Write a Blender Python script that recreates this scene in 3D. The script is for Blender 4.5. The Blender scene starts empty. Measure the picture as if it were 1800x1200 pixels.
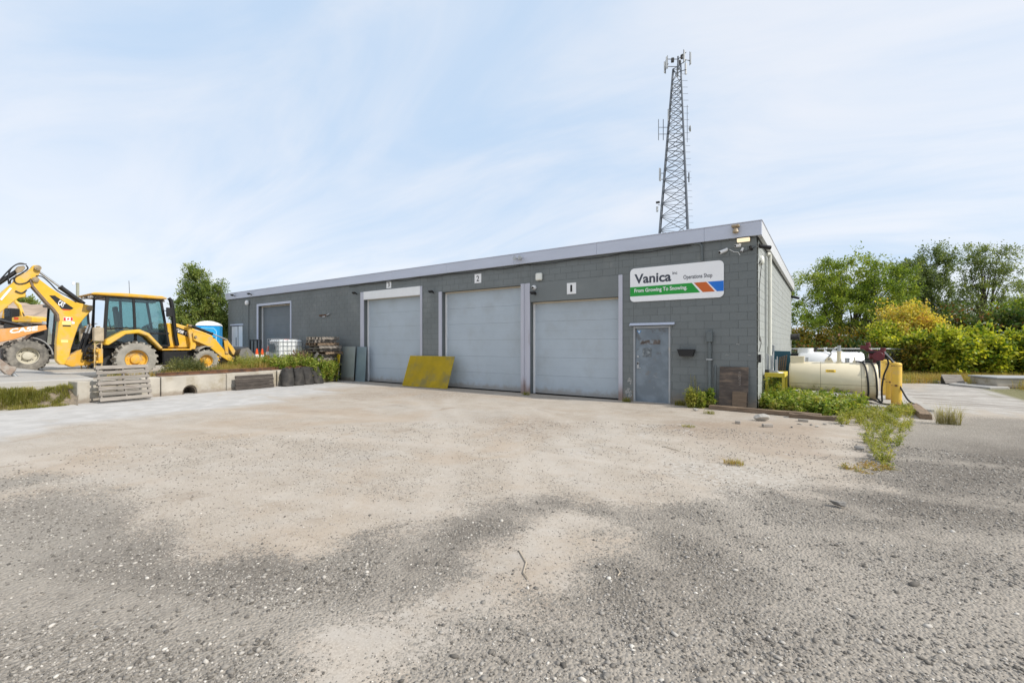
import bpy, bmesh, math, random
import numpy as np
from mathutils import Vector, Matrix, Euler

sc = bpy.context.scene
col = sc.collection
PI = math.pi
# ------------------------------------------------------------------ camera
cam_d = bpy.data.cameras.new('camera'); cam = bpy.data.objects.new('camera', cam_d); col.objects.link(cam)
cam_d.sensor_width = 36; cam_d.lens = 795 / 1800 * 36; cam_d.shift_y = 5 / 1800
cam_d.clip_start = .05; cam_d.clip_end = 6000
cam.location = (1.38, -12.43, 1.6); cam.rotation_euler = (PI / 2, 0, math.atan2(.57, .8217))
sc.camera = cam
# ------------------------------------------------------------------ sky and sun
SUN_EL, SUN_AZ = math.radians(40), math.radians(9)          # azimuth measured from +x towards +y
sund = Vector((math.cos(SUN_EL) * math.cos(SUN_AZ), math.cos(SUN_EL) * math.sin(SUN_AZ), math.sin(SUN_EL)))
sl = bpy.data.lights.new('sun', 'SUN'); sl.energy = 3.6; sl.angle = math.radians(1.2); sl.color = (1, .94, .85)
so = bpy.data.objects.new('sun', sl); col.objects.link(so); so.rotation_euler = sund.to_track_quat('Z', 'Y').to_euler(); so.location = (30, 0, 40)
world = bpy.data.worlds.new('World'); sc.world = world; world.use_nodes = True
def build_world():
    nt = world.node_tree; nt.nodes.clear(); N = nt.nodes.new; K = nt.links.new
    out = N('ShaderNodeOutputWorld'); bg = N('ShaderNodeBackground'); bg.inputs['Strength'].default_value = .13
    sky = N('ShaderNodeTexSky'); sky.sky_type = 'NISHITA'; sky.sun_disc = False
    sky.sun_elevation = SUN_EL; sky.sun_rotation = math.atan2(sund.x, sund.y); sky.air_density = 1.0; sky.dust_density = 1.6; sky.ozone_density = 2.0
    tc = N('ShaderNodeTexCoord'); sep = N('ShaderNodeSeparateXYZ'); K(tc.outputs['Generated'], sep.inputs[0])
    def math_(op, a, b):
        m = N('ShaderNodeMath'); m.operation = op
        for i, q in enumerate((a, b)):
            if isinstance(q, (int, float)): m.inputs[i].default_value = q
            elif q is not None: K(q, m.inputs[i])
        return m.outputs[0]
    z = math_('ADD', math_('MAXIMUM', sep.outputs[2], 0.0), .22)
    cx = N('ShaderNodeCombineXYZ'); K(math_('DIVIDE', sep.outputs[0], z), cx.inputs[0]); K(math_('DIVIDE', sep.outputs[1], z), cx.inputs[1])
    mp = N('ShaderNodeMapping'); K(cx.outputs[0], mp.inputs[0]); mp.inputs['Rotation'].default_value = (0, 0, 2.35); mp.inputs['Scale'].default_value = (.5, 1.25, 1); mp.inputs['Location'].default_value = (3.1, .4, 0)
    n1 = N('ShaderNodeTexNoise'); K(mp.outputs[0], n1.inputs['Vector']); n1.inputs['Scale'].default_value = 1.5; n1.inputs['Detail'].default_value = 10; n1.inputs['Roughness'].default_value = .58; n1.inputs['Distortion'].default_value = .9
    mp2 = N('ShaderNodeMapping'); K(cx.outputs[0], mp2.inputs[0]); mp2.inputs['Location'].default_value = (7.3, 2.2, 1)
    n2 = N('ShaderNodeTexNoise'); K(mp2.outputs[0], n2.inputs['Vector']); n2.inputs['Scale'].default_value = .45; n2.inputs['Detail'].default_value = 3
    add = math_('ADD', math_('MULTIPLY', n1.outputs[0], .56), math_('MULTIPLY', n2.outputs[0], .56))
    rp = N('ShaderNodeMapRange'); K(add, rp.inputs[0]); rp.inputs[1].default_value = .34; rp.inputs[2].default_value = .68; rp.inputs[3].default_value = 0.; rp.inputs[4].default_value = 1.; rp.interpolation_type = 'SMOOTHSTEP'
    veil = N('ShaderNodeMix'); veil.data_type = 'RGBA'; K(rp.outputs[0], veil.inputs['Factor']); veil.inputs['A'].default_value = (4.0, 5.1, 6.5, 1); veil.inputs['B'].default_value = (6.05, 6.3, 6.75, 1)
    mix = N('ShaderNodeMix'); mix.data_type = 'RGBA'; mix.inputs['Factor'].default_value = .86; K(sky.outputs[0], mix.inputs['A']); K(veil.outputs['Result'], mix.inputs['B'])
    K(mix.outputs['Result'], bg.inputs['Color']); K(bg.outputs[0], out.inputs['Surface'])
build_world()
vs = sc.view_settings; vs.view_transform = 'Standard'; vs.look = 'None'; vs.gamma = 1; vs.exposure = 0.24; vs.use_curve_mapping = False
sc.render.engine = 'CYCLES'; sc.cycles.max_bounces = 7; sc.cycles.transparent_max_bounces = 16; sc.cycles.use_denoising = True

# ------------------------------------------------------------------ photo pixel -> place (each needs the plane it touches)
FPX, HOR = 795., 605.
CAM = (1.38, -12.43, 1.6); RT = (.8217, .57); FW = (-.57, .8217)
def ray(px, py):
    a = (px - 900) / FPX
    return (a * RT[0] + FW[0], a * RT[1] + FW[1], (HOR - py) / FPX)
def G(px, py, z=0.):
    d = ray(px, py); t = (z - CAM[2]) / d[2]; return (CAM[0] + t * d[0], CAM[1] + t * d[1], z)
def PY(px, py, y=0.):
    d = ray(px, py); t = (y - CAM[1]) / d[1]; return (CAM[0] + t * d[0], CAM[2] + t * d[2])
def PX(px, py, x=0.):
    d = ray(px, py); t = (x - CAM[0]) / d[0]; return (CAM[1] + t * d[1], CAM[2] + t * d[2])
def AT(px, depth):
    X = (px - 900) / FPX * depth
    return (CAM[0] + X * RT[0] + depth * FW[0], CAM[1] + X * RT[1] + depth * FW[1])
def ZAT(py, depth): return 1.6 + (HOR - py) / FPX * depth

# ------------------------------------------------------------------ mesh builder
class MB:
    def __init__(s): s.v = []; s.f = []
    def add(s, V, F):
        b = len(s.v); s.v.extend([tuple(map(float, p)) for p in V]); s.f.extend([tuple(i + b for i in q) for q in F]); return s
    def box(s, lo, hi):
        (a, b, c), (d, e, f) = lo, hi
        return s.add([(a, b, c), (d, b, c), (d, e, c), (a, e, c), (a, b, f), (d, b, f), (d, e, f), (a, e, f)],
                     [(3, 2, 1, 0), (4, 5, 6, 7), (0, 1, 5, 4), (1, 2, 6, 5), (2, 3, 7, 6), (3, 0, 4, 7)])
    def obox(s, c, d, rot=(0, 0, 0)):
        m = Euler(rot).to_matrix(); h = [q / 2 for q in d]
        V = [Vector(c) + m @ Vector((x * h[0], y * h[1], z * h[2])) for x, y, z in
             [(-1, -1, -1), (1, -1, -1), (1, 1, -1), (-1, 1, -1), (-1, -1, 1), (1, -1, 1), (1, 1, 1), (-1, 1, 1)]]
        return s.add(V, [(3, 2, 1, 0), (4, 5, 6, 7), (0, 1, 5, 4), (1, 2, 6, 5), (2, 3, 7, 6), (3, 0, 4, 7)])
    def bar(s, p0, p1, w, h=None, up=(0, 0, 1)):
        h = w if h is None else h
        p0, p1 = Vector(p0), Vector(p1); d = (p1 - p0).normalized(); u = Vector(up)
        if abs(d.dot(u)) > .98: u = Vector((1, 0, 0))
        a = d.cross(u).normalized() * (w / 2); b = a.cross(d).normalized() * (h / 2)
        V = [p0 - a - b, p0 + a - b, p0 + a + b, p0 - a + b, p1 - a - b, p1 + a - b, p1 + a + b, p1 - a + b]
        return s.add(V, [(3, 2, 1, 0), (4, 5, 6, 7), (0, 1, 5, 4), (1, 2, 6, 5), (2, 3, 7, 6), (3, 0, 4, 7)])
    def tube(s, pts, r, n=8, caps=True):
        P = [Vector(p) for p in pts]; m = len(P); rs = r if isinstance(r, (list, tuple)) else [r] * m
        ref = None; b = len(s.v); V = []
        for i in range(m):
            d = (P[min(i + 1, m - 1)] - P[max(i - 1, 0)]).normalized()
            if ref is None:
                ref = Vector((0, 0, 1)) if abs(d.z) < .9 else Vector((1, 0, 0))
            a = (ref - d * ref.dot(d))
            if a.length < 1e-4: a = d.orthogonal()
            a.normalize(); ref = a; c = d.cross(a)
            for k in range(n):
                t = 2 * PI * k / n; V.append(P[i] + (a * math.cos(t) + c * math.sin(t)) * rs[i])
        F = [(i * n + k, i * n + (k + 1) % n, (i + 1) * n + (k + 1) % n, (i + 1) * n + k) for i in range(m - 1) for k in range(n)]
        if caps: F += [tuple(range(n - 1, -1, -1)), tuple(range((m - 1) * n, m * n))]
        return s.add(V, F)
    def cyl(s, p0, p1, r0, r1=None, n=16): return s.tube([p0, p1], [r0, r0 if r1 is None else r1], n)
    def lathe(s, prof, n=24, o=(0, 0, 0), axis='z', closed=False, caps=True):
        V = []; m = len(prof)
        for r, h in prof:
            for k in range(n):
                t = 2 * PI * k / n; c, q = r * math.cos(t), r * math.sin(t)
                V.append((c + o[0], q + o[1], h + o[2]) if axis == 'z' else (h + o[0], c + o[1], q + o[2]) if axis == 'x' else (q + o[0], h + o[1], c + o[2]))
        F = [(i * n + k, i * n + (k + 1) % n, (i + 1) * n + (k + 1) % n, (i + 1) * n + k) for i in range(m - 1) for k in range(n)]
        if closed: F += [((m - 1) * n + k, (m - 1) * n + (k + 1) % n, (k + 1) % n, k) for k in range(n)]
        elif caps: F += [tuple(range(n - 1, -1, -1)), tuple(range((m - 1) * n, m * n))]
        return s.add(V, F)
    def prism(s, pts, a0, a1, ax='x'):
        n = len(pts)
        def P(q, a): return (a, q[0], q[1]) if ax == 'x' else (q[0], a, q[1]) if ax == 'y' else (q[0], q[1], a)
        V = [P(q, a0) for q in pts] + [P(q, a1) for q in pts]
        return s.add(V, [tuple(range(n)), tuple(range(2 * n - 1, n - 1, -1))] + [(i, n + i, n + (i + 1) % n, (i + 1) % n) for i in range(n)])
    def mesh(s, name, smooth=False, bevel=0, ang=35):
        me = bpy.data.meshes.new(name); me.from_pydata(s.v, [], s.f); me.update()
        bm = bmesh.new(); bm.from_mesh(me)
        if len(s.f) < 30000: bmesh.ops.recalc_face_normals(bm, faces=bm.faces)
        if bevel:
            es = [e for e in bm.edges if len(e.link_faces) == 2 and e.calc_face_angle(0) > .5]
            bmesh.ops.bevel(bm, geom=es, offset=bevel, segments=1, affect='EDGES', clamp_overlap=True)
        bm.to_mesh(me); bm.free()
        if smooth:
            me.polygons.foreach_set('use_smooth', [True] * len(me.polygons)); me.set_sharp_from_angle(angle=math.radians(ang))
        return me
    def build(s, name, mat, parent=None, smooth=False, bevel=0, loc=None, kind=None, ang=35):
        return obj(name, s.mesh(name, smooth, bevel, ang), mat, parent, loc, kind)
def obj(name, me, mat=None, parent=None, loc=None, kind=None, rot=None):
    o = bpy.data.objects.new(name, me); col.objects.link(o)
    if mat is not None and not me.materials: me.materials.append(mat)
    if parent is not None: o.parent = parent
    if loc is not None: o.location = loc
    if rot is not None: o.rotation_euler = rot
    if kind: o['kind'] = kind
    return o
def tag(o, label, cat, group=None):
    o['label'] = label; o['category'] = cat
    if group: o['group'] = group
    return o
def thing(name, label, cat, loc=(0, 0, 0), rotz=0, group=None):
    o = bpy.data.objects.new(name, None); col.objects.link(o); o.empty_display_size = .2
    o.location = loc; o.rotation_euler = (0, 0, rotz); return tag(o, label, cat, group)
def copy_tree(o, parent=None):
    c = o.copy(); col.objects.link(c); c.parent = parent
    for ch in list(o.children): copy_tree(ch, c)
    return c
def np_mesh(name, V, F, smooth=False):
    V = np.asarray(V, np.float32); F = np.asarray(F, np.int32); me = bpy.data.meshes.new(name)
    me.vertices.add(len(V)); me.vertices.foreach_set('co', V.ravel()); k = F.shape[1]
    me.loops.add(F.size); me.loops.foreach_set('vertex_index', F.ravel())
    me.polygons.add(len(F)); me.polygons.foreach_set('loop_start', np.arange(0, F.size, k, dtype=np.int32))
    if smooth: me.polygons.foreach_set('use_smooth', np.ones(len(F), bool))
    me.update(calc_edges=True); return me
def text(name, s, mat, parent, O, U, V, shear=0., bold=0., depth=.003):
    """lettering filling the parallelogram O, O+U, O+V, a thin solid standing proud of its plate"""
    cu = bpy.data.curves.new('t', 'FONT'); cu.body = s; cu.offset = bold; cu.extrude = 0.0; cu.resolution_u = 3
    t = bpy.data.objects.new('t', cu); col.objects.link(t); bpy.context.view_layer.update()
    me = bpy.data.meshes.new_from_object(t.evaluated_get(bpy.context.evaluated_depsgraph_get()))
    bpy.data.objects.remove(t)
    P = np.array([v.co[:] for v in me.vertices]); lo, hi = P.min(0), P.max(0)
    a = (P[:, 0] - lo[0]) / (hi[0] - lo[0]); b = (P[:, 1] - lo[1]) / (hi[1] - lo[1])
    O, U, V = map(np.array, (O, U, V)); Q = O + np.outer(a, U) + np.outer(b, V)
    n = np.cross(U, V); n = n / np.linalg.norm(n) * depth
    faces = [tuple(p.vertices) for p in me.polygons]; bpy.data.meshes.remove(me)
    mb = MB(); mb.add(Q + n, faces); m = bpy.data.meshes.new(name); m.from_pydata(mb.v, [], mb.f); m.update()
    return obj(name, m, mat, parent)
def rnd(a, b, R=random): return R.uniform(a, b)

# ------------------------------------------------------------------ materials
def new_mat(name):
    m = bpy.data.materials.new(name); m.use_nodes = True; nt = m.node_tree; nt.nodes.clear()
    out = nt.nodes.new('ShaderNodeOutputMaterial'); return m, nt, out
def nd(nt, t, **kw):
    n = nt.nodes.new(t)
    for k, v in kw.items():
        if hasattr(n, k): setattr(n, k, v)
    return n
def noise(nt, vec, scale, detail=5, rough=.55, dist=0.):
    n = nt.nodes.new('ShaderNodeTexNoise'); n.inputs['Scale'].default_value = scale; n.inputs['Detail'].default_value = detail
    n.inputs['Roughness'].default_value = rough; n.inputs['Distortion'].default_value = dist
    if vec is not None: nt.links.new(vec, n.inputs['Vector'])
    return n.outputs[0]
def mrange(nt, x, a, b, c=0., d=1., smooth=True):
    n = nt.nodes.new('ShaderNodeMapRange'); nt.links.new(x, n.inputs[0])
    for i, q in enumerate((a, b, c, d)): n.inputs[i + 1].default_value = q
    if smooth: n.interpolation_type = 'SMOOTHSTEP'
    return n.outputs[0]
def mathn(nt, op, a, b=None):
    m = nt.nodes.new('ShaderNodeMath'); m.operation = op
    for i, q in enumerate((a, b)):
        if isinstance(q, (int, float)): m.inputs[i].default_value = q
        elif q is not None: nt.links.new(q, m.inputs[i])
    return m.outputs[0]
def mixc(nt, f, a, b, blend='MIX'):
    m = nt.nodes.new('ShaderNodeMix'); m.data_type = 'RGBA'; m.blend_type = blend
    for key, q in (('Factor', f), ('A', a), ('B', b)):
        s = [i for i in m.inputs if i.name == key and (i.type == ('VALUE' if key == 'Factor' else 'RGBA'))][0]
        if isinstance(q, (int, float)): s.default_value = q
        elif isinstance(q, tuple): s.default_value = (*q, 1) if len(q) == 3 else q
        else: nt.links.new(q, s)
    return [o for o in m.outputs if o.type == 'RGBA'][0]
def grey(nt, v):
    c = nt.nodes.new('ShaderNodeCombineColor')
    for i in range(3): nt.links.new(v, c.inputs[i])
    return c.outputs[0]
MATS = {}
def mk(name, base, rough=.6, metal=0., var=.12, vs=3., bump=0., bs=60., dirt=None, da=0., ds=2., dsoft=.12, stretch=None, orand=0., spec=.4, low=None):
    """paint or raw material: base colour with mottling, dirt patches, grain"""
    if name in MATS: return MATS[name]
    m, nt, out = new_mat(name); p = nd(nt, 'ShaderNodeBsdfPrincipled'); K = nt.links.new
    p.inputs['Roughness'].default_value = rough; p.inputs['Metallic'].default_value = metal; p.inputs['Specular IOR Level'].default_value = spec
    tc = nd(nt, 'ShaderNodeTexCoord'); vec = tc.outputs['Object']
    if stretch:
        mp = nd(nt, 'ShaderNodeMapping'); K(vec, mp.inputs[0]); mp.inputs['Scale'].default_value = stretch; vec = mp.outputs[0]
    f = mrange(nt, noise(nt, vec, vs, 6), .25, .75, 1 - var, 1 + var, False)
    if orand:
        oi = nd(nt, 'ShaderNodeObjectInfo'); f = mathn(nt, 'MULTIPLY', f, mrange(nt, oi.outputs['Random'], 0, 1, 1 - orand, 1 + orand, False))
    c = mixc(nt, 1., tuple(base), grey(nt, f), 'MULTIPLY')
    if dirt:
        t = 1 - da; f2 = mrange(nt, noise(nt, vec, ds, 8, .62), t - dsoft, t + dsoft)
        c = mixc(nt, f2, c, tuple(dirt))
    if low:      # splash-up soil near the foot: (colour, height, world z of the foot)
        sp = nd(nt, 'ShaderNodeSeparateXYZ'); K(nd(nt, 'ShaderNodeNewGeometry').outputs['Position'], sp.inputs[0])
        h = mathn(nt, 'ADD', sp.outputs[2], mathn(nt, 'MULTIPLY', noise(nt, vec, 5., 6), -low[1] * 1.6))
        c = mixc(nt, mrange(nt, h, low[2] - low[1] * .6, low[2] + low[1] * .35, .75, 0.), c, tuple(low[0]))
    K(c, p.inputs['Base Color'])
    rr = mrange(nt, noise(nt, vec, vs * 3, 4), .3, .7, max(rough - .1, .02), min(rough + .1, 1), False); K(rr, p.inputs['Roughness'])
    if bump:
        b = nd(nt, 'ShaderNodeBump'); b.inputs['Strength'].default_value = min(bump, 1); b.inputs['Distance'].default_value = .01
        K(noise(nt, vec, bs, 6, .6), b.inputs['Height']); K(b.outputs[0], p.inputs['Normal'])
    K(p.outputs[0], out.inputs['Surface']); MATS[name] = m; return m
def leafmat(name, cols, trans=.42, ns=.8, rough=.5):
    if name in MATS: return MATS[name]
    m, nt, out = new_mat(name); K = nt.links.new
    g = nd(nt, 'ShaderNodeNewGeometry'); f = mathn(nt, 'ADD', mathn(nt, 'MULTIPLY', g.outputs['Random Per Island'], .5), mathn(nt, 'MULTIPLY', mrange(nt, noise(nt, g.outputs['Position'], ns, 3), .3, .7, 0, 1, False), .5))
    r = nd(nt, 'ShaderNodeValToRGB'); el = r.color_ramp.elements
    for i, c in enumerate(cols):
        q = .15 + .7 * i / (len(cols) - 1)
        e = el[i] if i < 2 else el.new(q)
        e.position = q; e.color = (*c, 1)
    K(f, r.inputs[0])
    d = nd(nt, 'ShaderNodeBsdfPrincipled'); d.inputs['Roughness'].default_value = rough; d.inputs['Specular IOR Level'].default_value = .3; K(r.outputs[0], d.inputs['Base Color'])
    t = nd(nt, 'ShaderNodeBsdfTranslucent'); K(mixc(nt, 1., r.outputs[0], (1.35, 1.3, .6), 'MULTIPLY'), t.inputs['Color'])
    mx = nd(nt, 'ShaderNodeMixShader'); mx.inputs[0].default_value = trans; K(d.outputs[0], mx.inputs[1]); K(t.outputs[0], mx.inputs[2]); K(mx.outputs[0], out.inputs['Surface'])
    MATS[name] = m; return m
def glassmat(name, tint=(.62, .77, .77), refl=.07):
    if name in MATS: return MATS[name]
    m, nt, out = new_mat(name); K = nt.links.new
    t = nd(nt, 'ShaderNodeBsdfTransparent'); t.inputs[0].default_value = (*tint, 1)
    g = nd(nt, 'ShaderNodeBsdfGlossy'); g.inputs['Roughness'].default_value = .03; g.inputs['Color'].default_value = (.9, .95, 1, 1)
    fr = nd(nt, 'ShaderNodeFresnel'); fr.inputs[0].default_value = 1.5
    mx = nd(nt, 'ShaderNodeMixShader'); K(mathn(nt, 'ADD', fr.outputs[0], refl - .04), mx.inputs[0]); K(t.outputs[0], mx.inputs[1]); K(g.outputs[0], mx.inputs[2]); K(mx.outputs[0], out.inputs['Surface'])
    MATS[name] = m; return m
def emit(name, c, s):
    m, nt, out = new_mat(name); e = nd(nt, 'ShaderNodeEmission'); e.inputs[0].default_value = (*c, 1); e.inputs[1].default_value = s
    nt.links.new(e.outputs[0], out.inputs['Surface']); return m

DUST = (.40, .36, .30); SOIL = (.22, .18, .14); RUST = (.16, .07, .03)
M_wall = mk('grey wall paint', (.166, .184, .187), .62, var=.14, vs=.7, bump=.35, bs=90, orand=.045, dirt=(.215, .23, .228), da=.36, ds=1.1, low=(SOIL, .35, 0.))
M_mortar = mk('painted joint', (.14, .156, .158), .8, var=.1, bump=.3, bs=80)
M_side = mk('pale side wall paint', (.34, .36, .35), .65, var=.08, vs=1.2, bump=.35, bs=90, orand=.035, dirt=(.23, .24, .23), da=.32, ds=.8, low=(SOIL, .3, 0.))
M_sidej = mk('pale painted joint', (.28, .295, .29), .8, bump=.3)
M_fascia = mk('lavender grey flashing', (.52, .56, .665), .45, var=.05, vs=.8, dirt=(.47, .48, .54), da=.3, ds=.7, stretch=(1, 1, 4))
M_door = mk('garage door blue grey', (.43, .495, .555), .5, var=.05, vs=.8, dirt=(.385, .43, .465), da=.38, ds=1.2, dsoft=.2, low=((.31, .285, .25), .22, 0.))
M_ddark = mk('dark slate door', (.145, .175, .20), .5, var=.08, vs=.8)
M_white = mk('white paint', (.82, .83, .84), .5, var=.03)
M_cream = mk('cream trim', (.62, .55, .44), .6, var=.08)
M_post = mk('lavender steel post', (.49, .50, .57), .5, var=.07, vs=2., dirt=(.20, .12, .08), da=.28, ds=2.4, stretch=(1, 1, .35), low=((.20, .10, .055), .5, 0.))
M_black = mk('black plastic', (.012, .012, .013), .45, var=.15)
M_dark = mk('dark steel', (.035, .036, .038), .5, metal=.2, var=.3, vs=6, dirt=(.12, .10, .08), da=.36, ds=4)
M_steel = mk('galvanised steel', (.42, .44, .46), .42, metal=.7, var=.12, vs=5)
M_pipe = mk('wall grey conduit', (.13, .15, .155), .55, var=.12, vs=6, dirt=(.5, .5, .5), da=.22, ds=9)
M_roof = mk('roof membrane', (.12, .12, .12), .9)
M_conc = mk('cast concrete', (.43, .40, .345), .85, var=.16, vs=2.2, bump=.5, bs=45, dirt=(.30, .26, .19), da=.42, ds=1.7, low=(SOIL, .14, 0.))
M_wood = mk('weathered grey wood', (.245, .222, .196), .85, var=.28, vs=3, bump=.5, bs=30, stretch=(1, 6, 6), orand=.18, dirt=(.16, .13, .11), da=.36, ds=2)
M_woodb = mk('brown old timber', (.20, .145, .10), .85, var=.3, vs=3, bump=.5, bs=30, orand=.2, stretch=(1, 7, 7), dirt=(.11, .085, .065), da=.38, ds=2)
M_ply = mk('stained plywood', (.085, .068, .058), .7, var=.35, vs=2.5, stretch=(1, 1, 5), dirt=(.19, .14, .10), da=.40, ds=2.5)
M_rust = mk('rusty steel', (.15, .075, .04), .8, var=.35, vs=8, bump=.5, dirt=(.07, .045, .035), da=.45, ds=5)
M_yel = mk('machine yellow', (.72, .42, .028), .42, var=.08, vs=3, dirt=(.50, .38, .20), da=.40, ds=3.0, dsoft=.2)
M_yeld = mk('dusty machine yellow', (.64, .35, .03), .5, var=.1, vs=4, dirt=(.42, .32, .19), da=.42, ds=4)
M_org = mk('loader orange', (.68, .30, .085), .5, var=.08, vs=2, dirt=(.52, .36, .2), da=.36, ds=2.5)
M_rub = mk('dusty tyre rubber', (.075, .072, .066), .9, var=.2, vs=5, bump=.3, dirt=(.27, .25, .215), da=.50, ds=2.5, dsoft=.2)
M_rubp = mk('pale dusty tyre', (.23, .22, .195), .92, var=.2, vs=4, bump=.3, dirt=(.33, .31, .27), da=.5, ds=3, dsoft=.2)
M_glass = glassmat('cab glass'); M_gold = mk('pin metal', (.30, .24, .16), .5, metal=.5, var=.3, vs=9)
M_hose = mk('black hose', (.014, .014, .015), .5)
M_ytank = mk('cream tank paint', (.72, .65, .48), .42, var=.05, vs=1.5, dirt=(.58, .50, .34), da=.33, ds=1.4, dsoft=.2, low=((.45, .34, .18), .35, .15))
M_ypost = mk('bollard yellow', (.72, .47, .075), .55, var=.08, vs=3, dirt=(.62, .42, .16), da=.4, ds=4, low=((.36, .20, .08), .16, 0.))
M_maroon = mk('maroon pump paint', (.13, .022, .03), .45, var=.25, vs=9)
M_soil = mk('dark soil', (.10, .08, .06), .95, var=.35, vs=6, bump=.8, bs=30)
# ------------------------------------------------------------------ ground fields
def vnoise(x, y, seed=0):
    xi = np.floor(x).astype(np.int64); yi = np.floor(y).astype(np.int64); fx = x - xi; fy = y - yi
    fx = fx * fx * (3 - 2 * fx); fy = fy * fy * (3 - 2 * fy)
    def h(a, b):
        n = (a * 374761393 + b * 668265263 + seed * 974711) & 0x7fffffff
        n = ((n ^ (n >> 13)) * 1274126177) & 0x7fffffff
        return ((n ^ (n >> 16)) & 0xffff) / 65535.
    return (h(xi, yi) * (1 - fx) + h(xi + 1, yi) * fx) * (1 - fy) + (h(xi, yi + 1) * (1 - fx) + h(xi + 1, yi + 1) * fx) * fy
def fbm(x, y, seed=0, octv=4):
    s = 0.; a = .5
    for i in range(octv): s = s + a * vnoise(x * 2 ** i, y * 2 ** i, seed + i); a *= .5
    return s / (1 - .5 ** octv)
def sdf(poly, x, y):
    """signed distance, positive inside"""
    P = np.array(poly); d = np.full(x.shape, 1e9); ins = np.zeros(x.shape, bool); n = len(P)
    for i in range(n):
        a, b = P[i], P[(i + 1) % n]; e = b - a; t = np.clip(((x - a[0]) * e[0] + (y - a[1]) * e[1]) / (e @ e + 1e-9), 0, 1)
        d = np.minimum(d, np.hypot(x - a[0] - t * e[0], y - a[1] - t * e[1]))
        c = ((a[1] > y) != (b[1] > y)) & (x < (b[0] - a[0]) * (y - a[1]) / (b[1] - a[1] + 1e-12) + a[0]); ins ^= c
    return np.where(ins, d, -d)
def gp(L): return [G(a, b)[:2] for a, b in L]
GA = gp([(-500, 915), (0, 893), (100, 872), (185, 868), (225, 905), (290, 935), (330, 968), (400, 975), (475, 995), (540, 985), (620, 962), (725, 930), (850, 897), (950, 882), (960, 893), (880, 930), (820, 965), (790, 1005), (690, 1065), (575, 1120), (470, 1210), (200, 2600), (-2600, 2600)])
GB = gp([(1050, 912), (1130, 900), (1220, 892), (1290, 868), (1400, 872), (1480, 845), (1550, 800), (1600, 762), (1680, 742), (1800, 738), (2500, 745), (4000, 2600), (760, 2600), (720, 1210), (740, 1150), (825, 1120), (850, 1078), (930, 1052), (950, 1025), (1025, 992), (1085, 962)])
GL = gp([(-500, 868), (0, 848), (60, 832), (130, 838), (60, 852), (0, 862), (-500, 885)])
AP = gp([(-900, 850), (0, 778), (150, 748), (300, 728), (420, 713), (520, 697), (610, 678), (640, 669), (577, 664), (480, 671), (167, 700), (0, 715), (-900, 770)])
PW = gp([(1130, 800), (1260, 785), (1400, 800), (1490, 815), (1500, 850), (1430, 905), (1300, 905), (1190, 870)])
PC = gp([(1030, 765), (1090, 742), (1210, 742), (1215, 765), (1100, 803), (1010, 812), (960, 800)])
RD = gp([(1555, 704), (1590, 676), (1640, 668), (1700, 672), (1760, 684), (1830, 708), (2100, 790), (2300, 750), (1800, 733), (1650, 728), (1580, 722)])
DK = [gp([(700, 935), (850, 900), (960, 885), (900, 925), (820, 965), (790, 1005), (700, 1060), (640, 1040), (660, 980)]), gp([(1080, 915), (1180, 905), (1260, 960), (1240, 1060), (1120, 1120), (960, 1130), (950, 1040), (1030, 995), (1090, 965)]), gp([(230, 915), (300, 960), (420, 980), (500, 1000), (420, 1020), (280, 985), (200, 930)]), gp([(1420, 880), (1600, 790), (1900, 770), (1900, 900), (1650, 960), (1450, 960)]), gp([(820, 735), (960, 730), (1000, 755), (900, 770)]), gp([(1200, 738), (1300, 735), (1270, 756), (1200, 756)]), gp([(620, 690), (720, 684), (850, 690), (760, 700), (640, 700)])]
VG = gp([(1655, 667), (1700, 675), (1745, 684), (1800, 702), (1900, 738), (2100, 800), (2600, 760), (2600, 650), (1655, 650)])
DD = gp([(1190, 745), (1300, 742), (1420, 750), (1440, 800), (1330, 800), (1220, 780)])
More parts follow.
